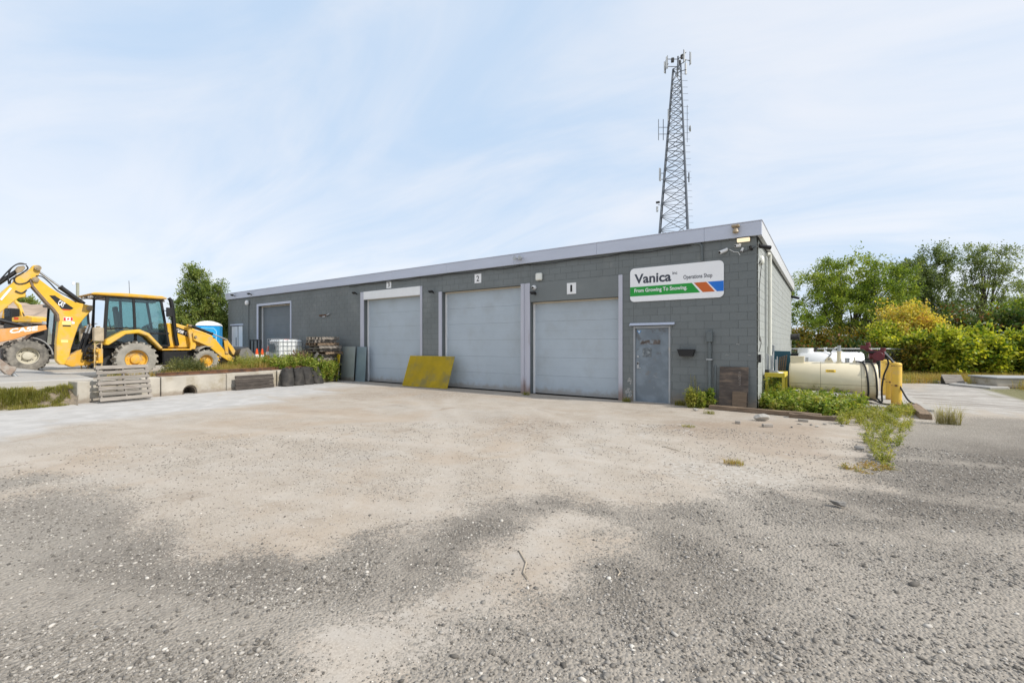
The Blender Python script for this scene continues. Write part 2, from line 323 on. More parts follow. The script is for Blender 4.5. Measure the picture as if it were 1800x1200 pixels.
def field(x, y):
    w = fbm(x * 1.1, y * 1.1, 3, 5) - .5; w2 = fbm(x * 4.5, y * 4.5, 9, 3) - .5
    s = lambda d, k: np.clip(d / k + .5, 0, 1)
    dist = np.hypot(x - CAM[0], y - CAM[1]); k = .42 + .06 * dist
    g = np.maximum(np.maximum(s(sdf(GA, x, y) + (w * 1.1 + w2 * .5) * (.5 + .06 * dist), k), s(sdf(GB, x, y) + (w * 1.1 + w2 * .5) * (.5 + .06 * dist), k)), .7 * s(sdf(GL, x, y) + w * 1.5, .8))
    # thin dusty spots inside the gravel, gravel specks on the dust
    g = np.clip(g * (1 - .55 * s(fbm(x * .75, y * .75, 21, 4) - .66, .25)) + .13 * s(fbm(x * .9, y * .9, 33, 4) - .63, .2), 0, 1)
    a = s(sdf(AP, x, y) + w * 1.6 + w2 * .5, .35)
    p = np.maximum(s(sdf(PW, x, y) + w * 2.6 + w2 * .8, 1.8), 0) * .55
    c = np.maximum(.4 * s(sdf(PC, x, y) + w * 1.9, 1.), s(sdf(RD, x, y) + w * 3. + w2, 1.6))
    b = s(sdf(DD, x, y) + w * 1.4, .8)
    gr = np.maximum(np.clip(s(dist - 26 + w * 9, 3.), 0, 1) * (1 - s(sdf(RD, x, y) + w, 1.0)), .95 * s(sdf(VG, x, y) + w * 1.6 + w2 * .6, .9))
    dk = np.zeros(x.shape)
    for q in DK: dk = np.maximum(dk, s(sdf(q, x, y) + w * (.5 + .14 * dist) + w2 * .3, .5 + .10 * dist))
    # wheel paths: pairs of long shallow swings through the yard
    tr = np.zeros(x.shape)
    for (ax, ay), (bx, by), bend in TRK:
        L = math.hypot(bx - ax, by - ay); ux, uy = (bx - ax) / L, (by - ay) / L; t = ((x - ax) * ux + (y - ay) * uy) / L; o = -(x - ax) * uy + (y - ay) * ux - bend * 4 * t * (1 - t)
        for sd in (-.95, .95): tr = np.maximum(tr, np.clip(1 - ((o - sd + w * .25) / .24) ** 2, 0, 1) * (t > -.3) * (t < 1.02))
    tr = tr * np.clip(.35 + 1.6 * fbm(x * .5, y * .5, 61, 3) - .3, 0, 1)
    return g, a, p, c, gr, b, dk, tr
TRK = (((6., -9.5), (-8.6, -.4), 1.2), ((1.5, -13.), (-13.2, -.4), -2.2), ((4.5, -12.5), (-5., -.4), 1.0), ((-16., -11.), (9., -4.5), 1.5), ((-14., -13.), (11., -2.), -2.5), ((0., -13.), (9., 2.), -.8))
def lines(lo, hi, a, b, fine, n=26, far=900.):
    c = np.arange(a, b + 1e-6, fine); q = np.geomspace(fine * 1.3, far, n).cumsum(); q = q[q < far]
    return np.concatenate([a - q[::-1], c, b + q])
xs = lines(0, 0, -9, 7, .11); ys = lines(0, 0, -12.3, -3, .11)
XX, YY = np.meshgrid(xs, ys); fx, fy = XX.ravel(), YY.ravel()
gz = (fbm(fx * .9, fy * .9, 5, 3) - .5) * .03 * np.clip((-.8 - fy) / 2, 0, 1) * np.clip((fx + 14) / 3, 0, 1)
gz += np.clip((np.hypot(fx, fy) - 60) / 200, 0, 1) * -.3
nx, ny = len(xs), len(ys); ii = np.arange(nx * ny).reshape(ny, nx)
FF = np.stack([ii[:-1, :-1], ii[:-1, 1:], ii[1:, 1:], ii[1:, :-1]], -1).reshape(-1, 4)
gm = np_mesh('ground', np.stack([fx, fy, gz], 1), FF, True)
for nm, arr in zip(('gravel', 'apron', 'pale', 'conc', 'grassy', 'brown', 'dark', 'track'), field(fx, fy)):
    at = gm.attributes.new(nm, 'FLOAT', 'POINT'); at.data.foreach_set('value', arr.astype(np.float32))
def ground_material():
    m, nt, out = new_mat('yard ground'); K = nt.links.new
    P = nd(nt, 'ShaderNodeNewGeometry').outputs['Position']
    A = lambda n: (lambda q: (setattr(q, 'attribute_name', n), q.outputs['Fac'])[1])(nd(nt, 'ShaderNodeAttribute'))
    fine = noise(nt, P, 14, 6, .65); med = noise(nt, P, 2.2, 6, .6, .4); big = noise(nt, P, .55, 5, .55, .6); tiny = noise(nt, P, 85, 4, .7)
    # packed dust
    dust = mixc(nt, mrange(nt, med, .35, .68), (.365, .322, .272), (.43, .389, .338))
    dust = mixc(nt, mrange(nt, big, .48, .66, 0, .5), dust, (.39, .37, .34))
    dust = mixc(nt, mrange(nt, noise(nt, P, .9, 6, .65, .8), .57, .72, 0, .38), dust, (.34, .25, .175))
    dust = mixc(nt, mrange(nt, fine, .52, .78, 0, .33), dust, (.30, .265, .225))
    dust = mixc(nt, mrange(nt, tiny, .54, .70, 0, .6), dust, (.21, .185, .16))
    dust = mixc(nt, mrange(nt, noise(nt, P, 60, 3, .6), .60, .72, 0, .6), dust, (.55, .52, .47))
    # crushed stone
    def vor(s, rnd_=1.):
        v = nd(nt, 'ShaderNodeTexVoronoi'); v.inputs['Scale'].default_value = s; v.inputs['Randomness'].default_value = rnd_; K(P, v.inputs['Vector'])
        return v
    v1, v2 = vor(46), vor(105)
    sp1 = nd(nt, 'ShaderNodeSeparateColor'); K(v1.outputs['Color'], sp1.inputs[0]); sp2 = nd(nt, 'ShaderNodeSeparateColor'); K(v2.outputs['Color'], sp2.inputs[0])
    def stone(f):
        r = nd(nt, 'ShaderNodeValToRGB'); e = r.color_ramp.elements; K(f, r.inputs[0])
        e[0].position = 0; e[0].color = (.13, .125, .118, 1); e[1].position = 1; e[1].color = (.52, .50, .465, 1)
        for q, c in ((.35, (.20, .187, .17)), (.62, (.27, .252, .228)), (.84, (.365, .342, .31))):
            n = e.new(q); n.color = (*c, 1)
        return r.outputs[0]
    grv = mixc(nt, mrange(nt, noise(nt, P, 9, 4), .42, .6), stone(sp1.outputs[0]), stone(sp2.outputs[1]))
    grv = mixc(nt, mathn(nt, 'MULTIPLY', mrange(nt, v1.outputs['Distance'], .010, .019), .22), grv, (.14, .128, .112))
    grv = mixc(nt, mrange(nt, big, .36, .66, 0, .6), grv, (.345, .325, .295))
    grv = mixc(nt, mrange(nt, med, .55, .75, 0, .35), grv, (.20, .175, .148))
    grv = mixc(nt, .38, grv, (.30, .262, .212), 'MIX'); trk = A('track'); dark = A('dark')
    grv = mixc(nt, mathn(nt, 'MULTIPLY', dark, mrange(nt, fine, .28, .60, .25, .85)), grv, (.118, .104, .088))
    grv = mixc(nt, mathn(nt, 'MULTIPLY', trk, mrange(nt, noise(nt, P, 5, 5, .6), .35, .6, .1, .6)), grv, (.36, .325, .28))
    smr = nd(nt, 'ShaderNodeMapping'); K(P, smr.inputs[0]); smr.inputs['Rotation'].default_value = (0, 0, .55); smr.inputs['Scale'].default_value = (.35, 2.6, 1)
    smear = noise(nt, smr.outputs[0], 1.3, 7, .65, .5)
    dust = mixc(nt, mrange(nt, smear, .50, .72, 0, .5), dust, (.30, .255, .205)); dust = mixc(nt, mrange(nt, smear, .28, .44, .32, 0), dust, (.48, .45, .41))
    dust = mixc(nt, mathn(nt, 'MULTIPLY', trk, mrange(nt, smear, .35, .6, .15, .55)), dust, (.48, .445, .40))
    dust = mixc(nt, mathn(nt, 'MULTIPLY', dark, mrange(nt, fine, .35, .62, .0, .7)), dust, (.20, .15, .11))
    grit = nd(nt, 'ShaderNodeValToRGB'); K(sp2.outputs[0], grit.inputs[0]); ge = grit.color_ramp.elements; ge[0].color = (.22, .175, .13, 1); ge[1].color = (.55, .49, .41, 1)
    dust = mixc(nt, mrange(nt, noise(nt, P, 7, 5, .6), .35, .65, .08, .38), dust, grit.outputs[0])
    dust = mixc(nt, mrange(nt, noise(nt, P, .38, 6, .62, .9), .50, .68, 0, .42), dust, (.36, .275, .195)); dust = mixc(nt, mrange(nt, noise(nt, P, 1.4, 7, .65, 1.2), .58, .70, 0, .45), dust, (.24, .19, .145))
    fg = A('gravel'); brk = mathn(nt, 'ADD', fg, mathn(nt, 'MULTIPLY', mathn(nt, 'SUBTRACT', noise(nt, P, 24, 5, .7), .5), .95))
    c = mixc(nt, mrange(nt, A('brown'), 0, 1, 0, .55), dust, mixc(nt, mrange(nt, fine, .4, .65), (.34, .265, .20), (.24, .19, .145)))
    pal = mixc(nt, mrange(nt, fine, .42, .6), (.31, .285, .25), (.47, .445, .405))
    c = mixc(nt, mrange(nt, mathn(nt, 'ADD', A('pale'), mathn(nt, 'SUBTRACT', fine, .5)), .3, .7, 0, .85), c, pal)
    con = mixc(nt, mrange(nt, med, .35, .7), (.385, .37, .35), (.50, .485, .46)); con = mixc(nt, mrange(nt, fine, .45, .7, 0, .6), con, (.27, .255, .24)); con = mixc(nt, mrange(nt, noise(nt, P, .8, 6, .65, .6), .5, .68, 0, .6), con, (.29, .275, .255))
    con = mixc(nt, mrange(nt, smear, .46, .60, 0, .85), con, (.21, .195, .178)); con = mixc(nt, mrange(nt, smear, .30, .42, .5, 0), con, (.52, .51, .49))
    c = mixc(nt, mrange(nt, mathn(nt, 'ADD', A('conc'), mathn(nt, 'MULTIPLY', mathn(nt, 'SUBTRACT', med, .5), .9)), .3, .7, 0, .8), c, con)
    cell = mathn(nt, 'ADD', mathn(nt, 'MULTIPLY', sp1.outputs[2], .5), mathn(nt, 'MULTIPLY', sp2.outputs[2], .5))
    fgm = mrange(nt, mathn(nt, 'SUBTRACT', mrange(nt, mathn(nt, 'SUBTRACT', brk, mathn(nt, 'MULTIPLY', trk, .12)), -.02, .66, 0., 1.06, False), cell), -.08, .08)
    c = mixc(nt, fgm, c, grv)
    slab = mixc(nt, mrange(nt, med, .35, .7), (.40, .39, .375), (.48, .47, .455)); slab = mixc(nt, mrange(nt, noise(nt, P, 1.1, 5, .6, 1.), .55, .7, 0, .6), slab, (.40, .36, .305))
    c = mixc(nt, A('apron'), c, slab)
    gra = mixc(nt, mrange(nt, fine, .35, .65), (.10, .115, .04), (.24, .21, .12))
    c = mixc(nt, mrange(nt, A('grassy'), .2, .8), c, gra)
    p = nd(nt, 'ShaderNodeBsdfPrincipled'); p.inputs['Roughness'].default_value = .93; p.inputs['Specular IOR Level'].default_value = .25; K(c, p.inputs['Base Color'])
    h = mathn(nt, 'ADD', mathn(nt, 'MULTIPLY', fgm, mathn(nt, 'SUBTRACT', .02, v1.outputs['Distance'])), mathn(nt, 'MULTIPLY', fine, .006))
    h = mathn(nt, 'ADD', h, mathn(nt, 'MULTIPLY', tiny, .003))
    b = nd(nt, 'ShaderNodeBump'); b.inputs['Strength'].default_value = .32; b.inputs['Distance'].default_value = 1.; K(mathn(nt, 'SUBTRACT', h, mathn(nt, 'MULTIPLY', trk, .004)), b.inputs['Height']); K(b.outputs[0], p.inputs['Normal'])
    K(p.outputs[0], out.inputs['Surface']); return m
obj('ground', gm, ground_material(), kind='structure')

# ------------------------------------------------------------------ raised yard behind the retaining wall
def sm(t): t = np.clip(t, 0, 1); return t * t * (3 - 2 * t)
def wall_x(y): return -15.2 - .9 * (y + 9.1) / 8.7       # face line of the retaining wall
def yard_z(x, y):
    x = np.asarray(x, float); y = np.asarray(y, float)
    z = .40 + .27 * sm((y + 6.) / 4.5)
    bank = sm((-14.95 - .25 * (fbm(y * 1.3, y * 0 + 3., 7) - .5) - x) / 1.0)      # grassy slope where the wall stops
    return np.where(y < -9.2, z * bank - .03 * (1 - bank), z)
yx = np.concatenate([np.arange(-14.6, -22, -.16), -22 - np.geomspace(.3, 110, 34).cumsum()]); yx = yx[yx > -420]
yy = np.concatenate([-16 - np.geomspace(.3, 30, 16).cumsum()[::-1], np.arange(-16, 1.5, .2), 1.5 + np.geomspace(.3, 90, 26).cumsum()])
YXX, YYY = np.meshgrid(yx, yy)
YXX = np.where((YYY > -9.2) & (YYY < .5), np.minimum(YXX, wall_x(YYY) - .3), YXX); YXX = np.where(YYY >= .5, np.minimum(YXX, -16.4), YXX)
vz = yard_z(YXX, YYY) + (fbm(YXX * .8, YYY * .8, 12, 3) - .5) * .035
n1, n2 = len(yx), len(yy); ii = np.arange(n1 * n2).reshape(n2, n1)
F2 = np.stack([ii[:-1, :-1], ii[:-1, 1:], ii[1:, 1:], ii[1:, :-1]], -1).reshape(-1, 4)[:, ::-1]
def yard_material():
    m, nt, out = new_mat('raised yard soil'); K = nt.links.new; P = nd(nt, 'ShaderNodeNewGeometry').outputs['Position']
    fine = noise(nt, P, 16, 6, .65); big = noise(nt, P, .5, 5, .6, .5)
    c = mixc(nt, mrange(nt, big, .4, .65), (.46, .43, .385), (.37, .315, .25))
    c = mixc(nt, mrange(nt, fine, .5, .75, 0, .5), c, (.20, .165, .125))
    c = mixc(nt, mrange(nt, noise(nt, P, .22, 4, .6), .5, .68, 0, .7), c, (.19, .19, .09))
    xs_ = nd(nt, 'ShaderNodeSeparateXYZ'); K(P, xs_.inputs[0]); c = mixc(nt, mrange(nt, mathn(nt, 'ADD', xs_.outputs[0], mathn(nt, 'MULTIPLY', mathn(nt, 'SUBTRACT', fine, .5), .8)), -16.5, -15.9, 0, .85), c, mixc(nt, mrange(nt, fine, .35, .65), (.13, .10, .07), (.27, .215, .15)))
    p = nd(nt, 'ShaderNodeBsdfPrincipled'); p.inputs['Roughness'].default_value = .95; K(c, p.inputs['Base Color'])
    b = nd(nt, 'ShaderNodeBump'); b.inputs['Strength'].default_value = .8; b.inputs['Distance'].default_value = .02; K(fine, b.inputs['Height']); K(b.outputs[0], p.inputs['Normal'])
    K(p.outputs[0], out.inputs['Surface']); return m
obj('yard_ground', np_mesh('yard_ground', np.stack([YXX.ravel(), YYY.ravel(), vz.ravel()], 1), F2, True), yard_material(), kind='structure')
M_slab = mk('pale slab', (.37, .36, .34), .85, var=.12, vs=1.5, bump=.5, bs=40, dirt=(.36, .33, .28), da=.38, ds=1.3)
mb = MB(); mb.prism([(-17.0, -8.35), (-19.2, -8.2), (-30, -8.6), (-30, -15.5), (-17.0, -15.5)], .20, .57, 'z'); mb.build('concrete_slab', M_slab, kind='structure', bevel=.025)
mb = MB(); mb.prism([(.45, 2.05), (3.5, 2.05), (3.45, 6.8), (.5, 6.9)], -.05, .06, 'z'); mb.build('tank_pad', M_slab, kind='structure', bevel=.015)
mb = MB(); mb.prism([G(1668, 677)[:2], G(1690, 674)[:2], G(1760, 675)[:2], G(1775, 684)[:2], G(1740, 684)[:2]], -.02, .07, 'z'); mb.build('broken_pavement', M_slab, kind='structure', bevel=.015)

# ------------------------------------------------------------------ retaining wall of cast blocks
rw = thing('retaining_wall', 'low retaining wall of pale cast concrete blocks beside the apron', 'retaining wall', (-15.2, -9.1, 0), math.atan2(.9, 8.7))
edges = [0, 1.95, 3.9, 5.75, 7.3, 8.65]; RR = random.Random(4)
for i in range(5):
    a, b = edges[i] + .012, edges[i + 1] - .012; dx = RR.uniform(-.02, .02); mb = MB(); h = .6 + RR.uniform(-.012, .012)
    if i == 1:       # drain mouth through the foot of this block
        cy, r = a + .80, .21; arc = [(cy + r * math.cos(t), .07 + r * math.sin(t)) for t in np.linspace(0, PI, 11)]
        mb.prism([(a, h), (a, -.02)] + [(cy - r, -.02)] + arc[::-1] + [(cy + r, -.02), (b, -.02), (b, h)], -.62 + dx, dx, 'x')
    else: mb.prism([(a, h), (a, -.02), (b, -.02), (b, h)], -.62 + dx, dx, 'x')
    mb.build('concrete_block', M_conc, rw, bevel=.018)
mb = MB(); mb.lathe([(.19, -.6), (.21, -.55), (.21, -.05), (.17, -.05), (.17, -.5)], 20, (0, edges[1] + .812, .07), 'x'); mb.build('drain_pipe', M_soil, rw, smooth=True)
# ------------------------------------------------------------------ the workshop
BL, BD, ZW, ZF = -27.7, 13.5, 4.23, 4.57
bd = thing('workshop_building', 'long single storey grey block workshop with numbered garage doors', 'building')
D = {1: (-6.52, -3.51, 0, 2.97), 2: (-10.43, -6.88, 0, 3.55), 3: (-15.03, -11.58, 0, 3.87), 4: (-24.12, -20.9, .55, 3.68), 5: (-3.07, -2.05, 0, 2.10), 6: (-27.35, -25.95, .55, 2.68)}
opens = list(D.values())
def free_z(x0, x1, z0, z1):
    segs = [(z0, z1)]
    for a, b, c, d in opens:
        if a < x1 - 1e-6 and b > x0 + 1e-6:
            segs = [q for s, e in segs for q in ((s, min(e, c)), (max(s, d), e)) if q[1] - q[0] > 1e-6]
    return segs
xb = sorted({BL, 0.} | {v for o in opens for v in o[:2]})
mb = MB()
for a, b in zip(xb[:-1], xb[1:]):
    for s, e in free_z(a, b, -.1, ZW + .05): mb.box((a, .005, s), (b, .25, e))
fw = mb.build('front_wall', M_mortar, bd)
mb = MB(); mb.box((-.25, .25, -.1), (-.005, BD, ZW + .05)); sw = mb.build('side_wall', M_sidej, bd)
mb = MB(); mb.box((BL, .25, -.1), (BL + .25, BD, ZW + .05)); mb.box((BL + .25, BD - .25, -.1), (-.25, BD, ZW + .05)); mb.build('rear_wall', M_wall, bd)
mb = MB(); mb.box((BL - .05, -.02, ZW + .051), (.05, BD + .05, ZF - .06)); mb.build('roof', M_roof, bd)
# block courses: the nearest ones one by one, the rest of each wall joined
J, BH, BW_ = .0045, .2, .4
cache = {}
def blockmesh(w, h, side):
    k = (round(w, 3), round(h, 3), side)
    if k not in cache:
        m = MB()
        if side: m.box((-.02, 0, 0), (0, w, h))
        else: m.box((0, 0, 0), (w, .02, h))
        cache[k] = m.mesh('block')
    return cache[k]
far = MB(); cnt = 0
for r in range(22):
    z0, z1 = r * BH, min((r + 1) * BH, ZW)
    if z1 - z0 < .02: continue
    x = -.0 - (BW_ / 2 if r % 2 else 0)
    bl = ([(-BW_ / 2, 0.)] if r % 2 else [])
    while x > BL:
        bl.append((max(x - BW_, BL), x)); x -= BW_
    for a, b in bl:
        cuts = sorted({a, b} | {v for o in opens for v in o[:2] if a < v < b})
        for p, q in zip(cuts[:-1], cuts[1:]):
            for s, e in free_z(p, q, z0, z1):
                w, h = q - p - 2 * J, e - s - 2 * J
                if w < .02 or h < .02: continue
                if p > -3.52 and cnt < 172:
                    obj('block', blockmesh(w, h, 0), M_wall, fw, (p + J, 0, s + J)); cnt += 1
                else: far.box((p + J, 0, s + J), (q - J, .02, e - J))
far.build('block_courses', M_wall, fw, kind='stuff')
far = MB(); cs = 0
for r in range(22):
    z0, z1 = r * BH, min((r + 1) * BH, ZW)
    if z1 - z0 < .02: continue
    y = 0. + (BW_ / 2 if r % 2 == 0 else 0); bl = [(0.02, BW_ / 2)] if r % 2 == 0 else []
    while y < BD: bl.append((max(y, .02), min(y + BW_, BD))); y += BW_
    for a, b in bl:
        w, h = b - a - 2 * J, z1 - z0 - 2 * J
        if w < .02 or h < .02: continue
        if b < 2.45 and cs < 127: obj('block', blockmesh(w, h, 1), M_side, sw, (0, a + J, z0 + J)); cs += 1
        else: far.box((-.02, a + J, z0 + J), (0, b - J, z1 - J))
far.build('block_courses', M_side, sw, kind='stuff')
# roof edge flashing
seams = [BL - .1, -25.2, -22.1, -19.1, -16.1, -13.1, -10.1, -7.1, -4.15, -1.18, .12]
for i, (a, b) in enumerate(zip(seams[:-1], seams[1:])):
    m = MB(); m.box((a + .002, -.10, ZW), (b - .002, -.02, ZF)); m.build('fascia_panel', M_fascia, bd, bevel=.004)
ss = [-.02, 1.2, 3.4, 5.6, 7.8, 10., 12.2, BD + .1]
M_fsid = mk('pale side flashing', (.55, .56, .58), .45, var=.04)
for a, b in zip(ss[:-1], ss[1:]):
    m = MB(); m.box((.03, a + .003, ZW - .02), (.12, b - .003, ZF)); m.build('fascia_panel', M_fsid, bd, bevel=.004)
m = MB(); m.box((-.01, -.015, ZW - .035), (.028, BD + .1, ZW + .04)); m.build('soffit', M_dark, bd)
m = MB(); m.box((BL - .1, -.115, ZF), (.135, .10, ZF + .025)); m.box((-.05, .10, ZF), (.135, BD + .1, ZF + .025)); m.build('drip_cap', M_fascia, bd, bevel=.005)
# garage doors
def garage(k, n, mat, y=.22, frame=None):
    a, b, z0, z1 = D[k]; g = MB(); g.box((a, y + .05, z0 - .05), (b, y + .07, z1)); g = g.build('garage_door', M_black, bd)
    top = z1 - (.36 if k == 3 else .05); H = (top - z0 - .015) / n; RR = random.Random(k)
    for i in range(n):
        m = MB(); s = z0 + .015 + i * H
        m.prism([(y, s + .0015), (y + .045, s + .0015), (y + .045, s + H - .0015), (y, s + H - .0015)], a + .05, b - .02, 'x')
        m.box((a + .06, y - .0025, s + H * .46), (b - .03, y, s + H * .475))
        m.build('panel', mat, g, bevel=.003)
    m = MB(); m.box((a + .012, y - .055, z0), (a + .065, y - .001, top)); m.build('side_seal', M_white, g)
    m = MB(); m.box((a + .002, y - .06, top), (b - .002, y + .049, top + .045)); m.build('header_seal', M_cream, g)
    m = MB(); m.box((a + .03, y - .01, z0 - .005), (b - .02, y + .049, z0 + .014)); m.build('bottom_seal', M_black, g)
    return g
garage(1, 5, M_door); garage(2, 6, M_door); garage(3, 6, M_door); garage(4, 6, M_ddark)
def post(x0, x1, z0, z1, y0=-.03, y1=.19, mat=M_post, name='door_post'):
    m = MB(); m.box((x0, y0, z0), (x1, y1, z1)); return m.build(name, mat, bd, bevel=.006)
post(-15.26, -15.031, 0, 3.86); post(-11.579, -11.47, 0, 3.86); post(-10.59, -10.431, 0, 3.57)
m = MB(); m.box((-6.879, -.03, 0), (-6.75, .19, 3.59)); m.box((-6.66, -.03, 0), (-6.521, .19, 3.59)); m.box((-6.75, -.005, 0), (-6.66, .19, 3.585)); m.build('door_post', M_post, bd, bevel=.006)
post(-3.509, -3.39, 0, 3.59)
m = MB(); m.box((-15.03, -.035, 3.52), (-11.58, .10, 3.865)); m.build('door_header', M_white, bd, bevel=.006)
m = MB(); m.box((-6.52, -.008, 2.972), (-3.51, .004, 3.58)); m.build('lintel_board', M_wall, bd)
for a, b in ((-24.28, -24.121), (-20.899, -20.80)): post(a, b, .5, 3.80, -.03, .2, M_fascia)
m = MB(); m.box((-24.12, -.03, 3.681), (-20.9, .2, 3.80)); m.build('door_header', M_fascia, bd, bevel=.006)
# worn steel entry door
def worn():
    m, nt, out = new_mat('worn steel door'); K = nt.links.new; vec = nd(nt, 'ShaderNodeTexCoord').outputs['Object']
    c = mixc(nt, mrange(nt, noise(nt, vec, 1.8, 5, .6), .4, .65), (.155, .19, .225), (.22, .265, .31))
    sp = nd(nt, 'ShaderNodeSeparateXYZ'); K(vec, sp.inputs[0])
    c = mixc(nt, mathn(nt, 'MULTIPLY', mrange(nt, noise(nt, vec, 3.2, 8, .7), .52, .62), mrange(nt, sp.outputs[2], 1.0, 1.5, 0., .7)), c, (.11, .115, .12))
    c = mixc(nt, mrange(nt, noise(nt, vec, 5, 8, .7), .62, .72, 0, .6), c, (.36, .37, .37))
    c = mixc(nt, mrange(nt, noise(nt, vec, 2.1, 7, .7), .60, .72, 0, .5), c, (.20, .165, .13))
    p = nd(nt, 'ShaderNodeBsdfPrincipled'); p.inputs['Metallic'].default_value = .15; p.inputs['Roughness'].default_value = .42; K(c, p.inputs['Base Color']); K(p.outputs[0], out.inputs[0]); return m
M_worn = worn()
m = MB(); m.box((-3.02, .03, .012), (-2.10, .08, 2.045)); ed = m.build('entry_door', M_worn, bd, bevel=.003)
m = MB(); m.box((-3.07, -.02, 0), (-3.021, .2, 2.10)); m.box((-2.099, -.02, 0), (-2.05, .2, 2.10)); m.box((-3.02, -.02, 2.047), (-2.10, .2, 2.10)); m.build('door_frame', mk('worn frame paint', (.34, .36, .38), .5, var=.12, dirt=(.45, .42, .36), da=.36, ds=5), bd, bevel=.004)
m = MB(); m.box((-3.02, -.03, -.01), (-2.1, .1, .011)); m.build('threshold', M_steel, bd)
m = MB(); m.prism([(-.10, 2.125), (-.02, 2.195), (-.001, 2.195), (-.001, 2.125)], -3.17, -1.94, 'x'); m.build('drip_ledge', M_fascia, bd, bevel=.004)
m = MB(); m.box((-2.985, .008, .93), (-2.915, .03, 1.12)); m.build('keypad_lock', M_steel, ed, bevel=.006)
m = MB(); m.box((-2.968, .004, 1.03), (-2.932, .008, 1.10)); m.build('keypad', M_black, ed)
m = MB(); m.cyl((-2.95, .03, .94), (-2.95, -.03, .94), .016, n=10); m.bar((-2.955, -.03, .94), (-2.85, -.03, .945), .018); m.build('lever_handle', M_steel, ed, smooth=True)
m = MB(); m.cyl((-2.95, .03, 1.26), (-2.95, .01, 1.26), .03, n=14); m.build('deadbolt', M_steel, ed, smooth=True)
m = MB(); m.prism([(-2.99, 1.985), (-2.855, 1.985), (-2.92, 1.89)], .027, .0285, 'y'); m.build('warning_sticker', mk('blue sticker', (.12, .32, .62), .5), ed)
m = MB(); m.prism([(-2.955, 1.972), (-2.89, 1.972), (-2.92, 1.925)], .0255, .0265, 'y'); m.build('sticker_symbol', M_white, ed)
M_resid = mk('peeled notice residue', (.13, .15, .165), .7, var=.4, vs=14, dirt=(.30, .33, .35), da=.42, ds=13, dsoft=.05)
m = MB(); m.box((-2.82, .026, 1.25), (-2.57, .0285, 1.50)); m.build('peeled_notice', M_resid, ed)
m = MB(); m.box((-2.91, .027, 1.60), (-2.33, .0288, 1.72)); m.build('peeled_notice', mk('brown residue', (.12, .10, .09), .8, var=.5, vs=10, dirt=(.22, .25, .28), da=.48, ds=9, dsoft=.05), ed)
for z in (.35, 1.05, 1.8):
    m = MB(); m.cyl((-2.093, .02, z - .05), (-2.093, .02, z + .05), .011, n=8); m.build('hinge', M_steel, ed)
# far white double door
dd = MB(); dd.box((-27.35, .10, .55), (-25.95, .12, 2.68)); dd = dd.build('double_door', M_black, bd)
for a, b in ((-27.33, -26.62), (-26.50, -25.97)):
    m = MB(); m.box((a, .03, .58), (b, .08, 2.65)); m.build('door_leaf', M_white, dd, bevel=.005)
m = MB(); m.box((-26.80, .02, 1.5), (-26.74, .03, 2.0)); m.build('push_bar', M_black, dd)
m = MB(); m.box((-27.4, -.03, 2.69), (-25.85, .02, 2.78)); m.build('door_header', M_fascia, bd)

# ------------------------------------------------------------------ signs
M_signw = mk('sign white', (.88, .89, .91), .35, var=.02); M_ink = mk('sign charcoal', (.055, .065, .09), .5, var=.02)
M_grn = mk('sign green', (.012, .32, .04), .4, var=.02); M_so = mk('sign orange', (.60, .13, .02), .4, var=.02); M_sb = mk('sign blue', (.01, .17, .66), .4, var=.02)
sg = thing('building_sign', 'white rounded sign board with green, orange and blue bands over the entry door', 'sign', (-3.16, -.03, 2.79))
W_, H_ = 2.43, .935; r = .12
rc = [(cx + r * math.cos(t), cz + r * math.sin(t)) for cx, cz, t0 in ((W_ - r, H_ - r, 0), (r, H_ - r, PI / 2), (r, r, PI), (W_ - r, r, 1.5 * PI)) for t in np.linspace(t0, t0 + PI / 2, 7)]
m = MB(); m.prism(rc, 0, .022, 'y'); m.build('board', M_signw, sg)
def sgp(zx, zy):
    a, b = PY(1080 + zx / 5.625, 380 + zy / 5.625, -.03); return (a + 3.16, b - 2.79)
zb, zt = .155, .415
def band(x0t, x1t, x1b, x0b, mat):
    m = MB(); m.prism([(x0b, zb), (x1b, zb), (x1t, zt), (x0t, zt)], -.003, -.0002, 'y'); m.build('colour_band', mat, sg)
X = lambda zx: sgp(zx, 700)[0]
band(0.002, X(765), X(848), 0.002, M_grn); band(X(785), X(908), X(995), X(875), M_so); band(X(922), W_ - .002, W_ - .002, X(1015), M_sb)
def stext(s, x0, x1, z0, z1, mat, bold=0., d=-.0035):
    text('lettering', s, mat, sg, (x0, d, z0), (x1 - x0, 0, 0), (0, 0, z1 - z0), bold=bold, depth=.0005)
stext('Vanica', X(198), X(562), .50, .77, M_ink, .028, -.001); stext('inc', X(574), X(622), .675, .755, M_ink, .02, -.001)
stext('Operations Shop', X(682), X(968), .492, .635, M_ink, .018, -.001); stext('From Growing To Snowing.', X(198), X(720), .225, .365, M_white, .022)
for k, (a, b, c, d) in {'3': (-13.56, -13.27, 3.91, 4.20), '2': (-8.85, -8.55, 3.76, 4.08), '1': (-5.17, -4.86, 3.14, 3.48)}.items():
    y = -.013 if k != '1' else -.02
    s = thing('number_sign', {'3': 'white plate with black numeral 3 above the white door header', '2': 'white plate with black numeral 2 above the tallest garage door', '1': 'white plate with black numeral 1 on the board over a garage door'}[k], 'sign', (a, y, c), group='garage number plates')
    m = MB(); m.box((0, 0, 0), (b - a, .012, d - c)); m.build('plate', M_white, s)
    text('numeral', k, M_black, s, ((b - a) * (.30 if k != '1' else .37), -.001, (d - c) * .19), ((b - a) * (.40 if k != '1' else .22), 0, 0), (0, 0, (d - c) * .62), bold=.012, depth=.001)

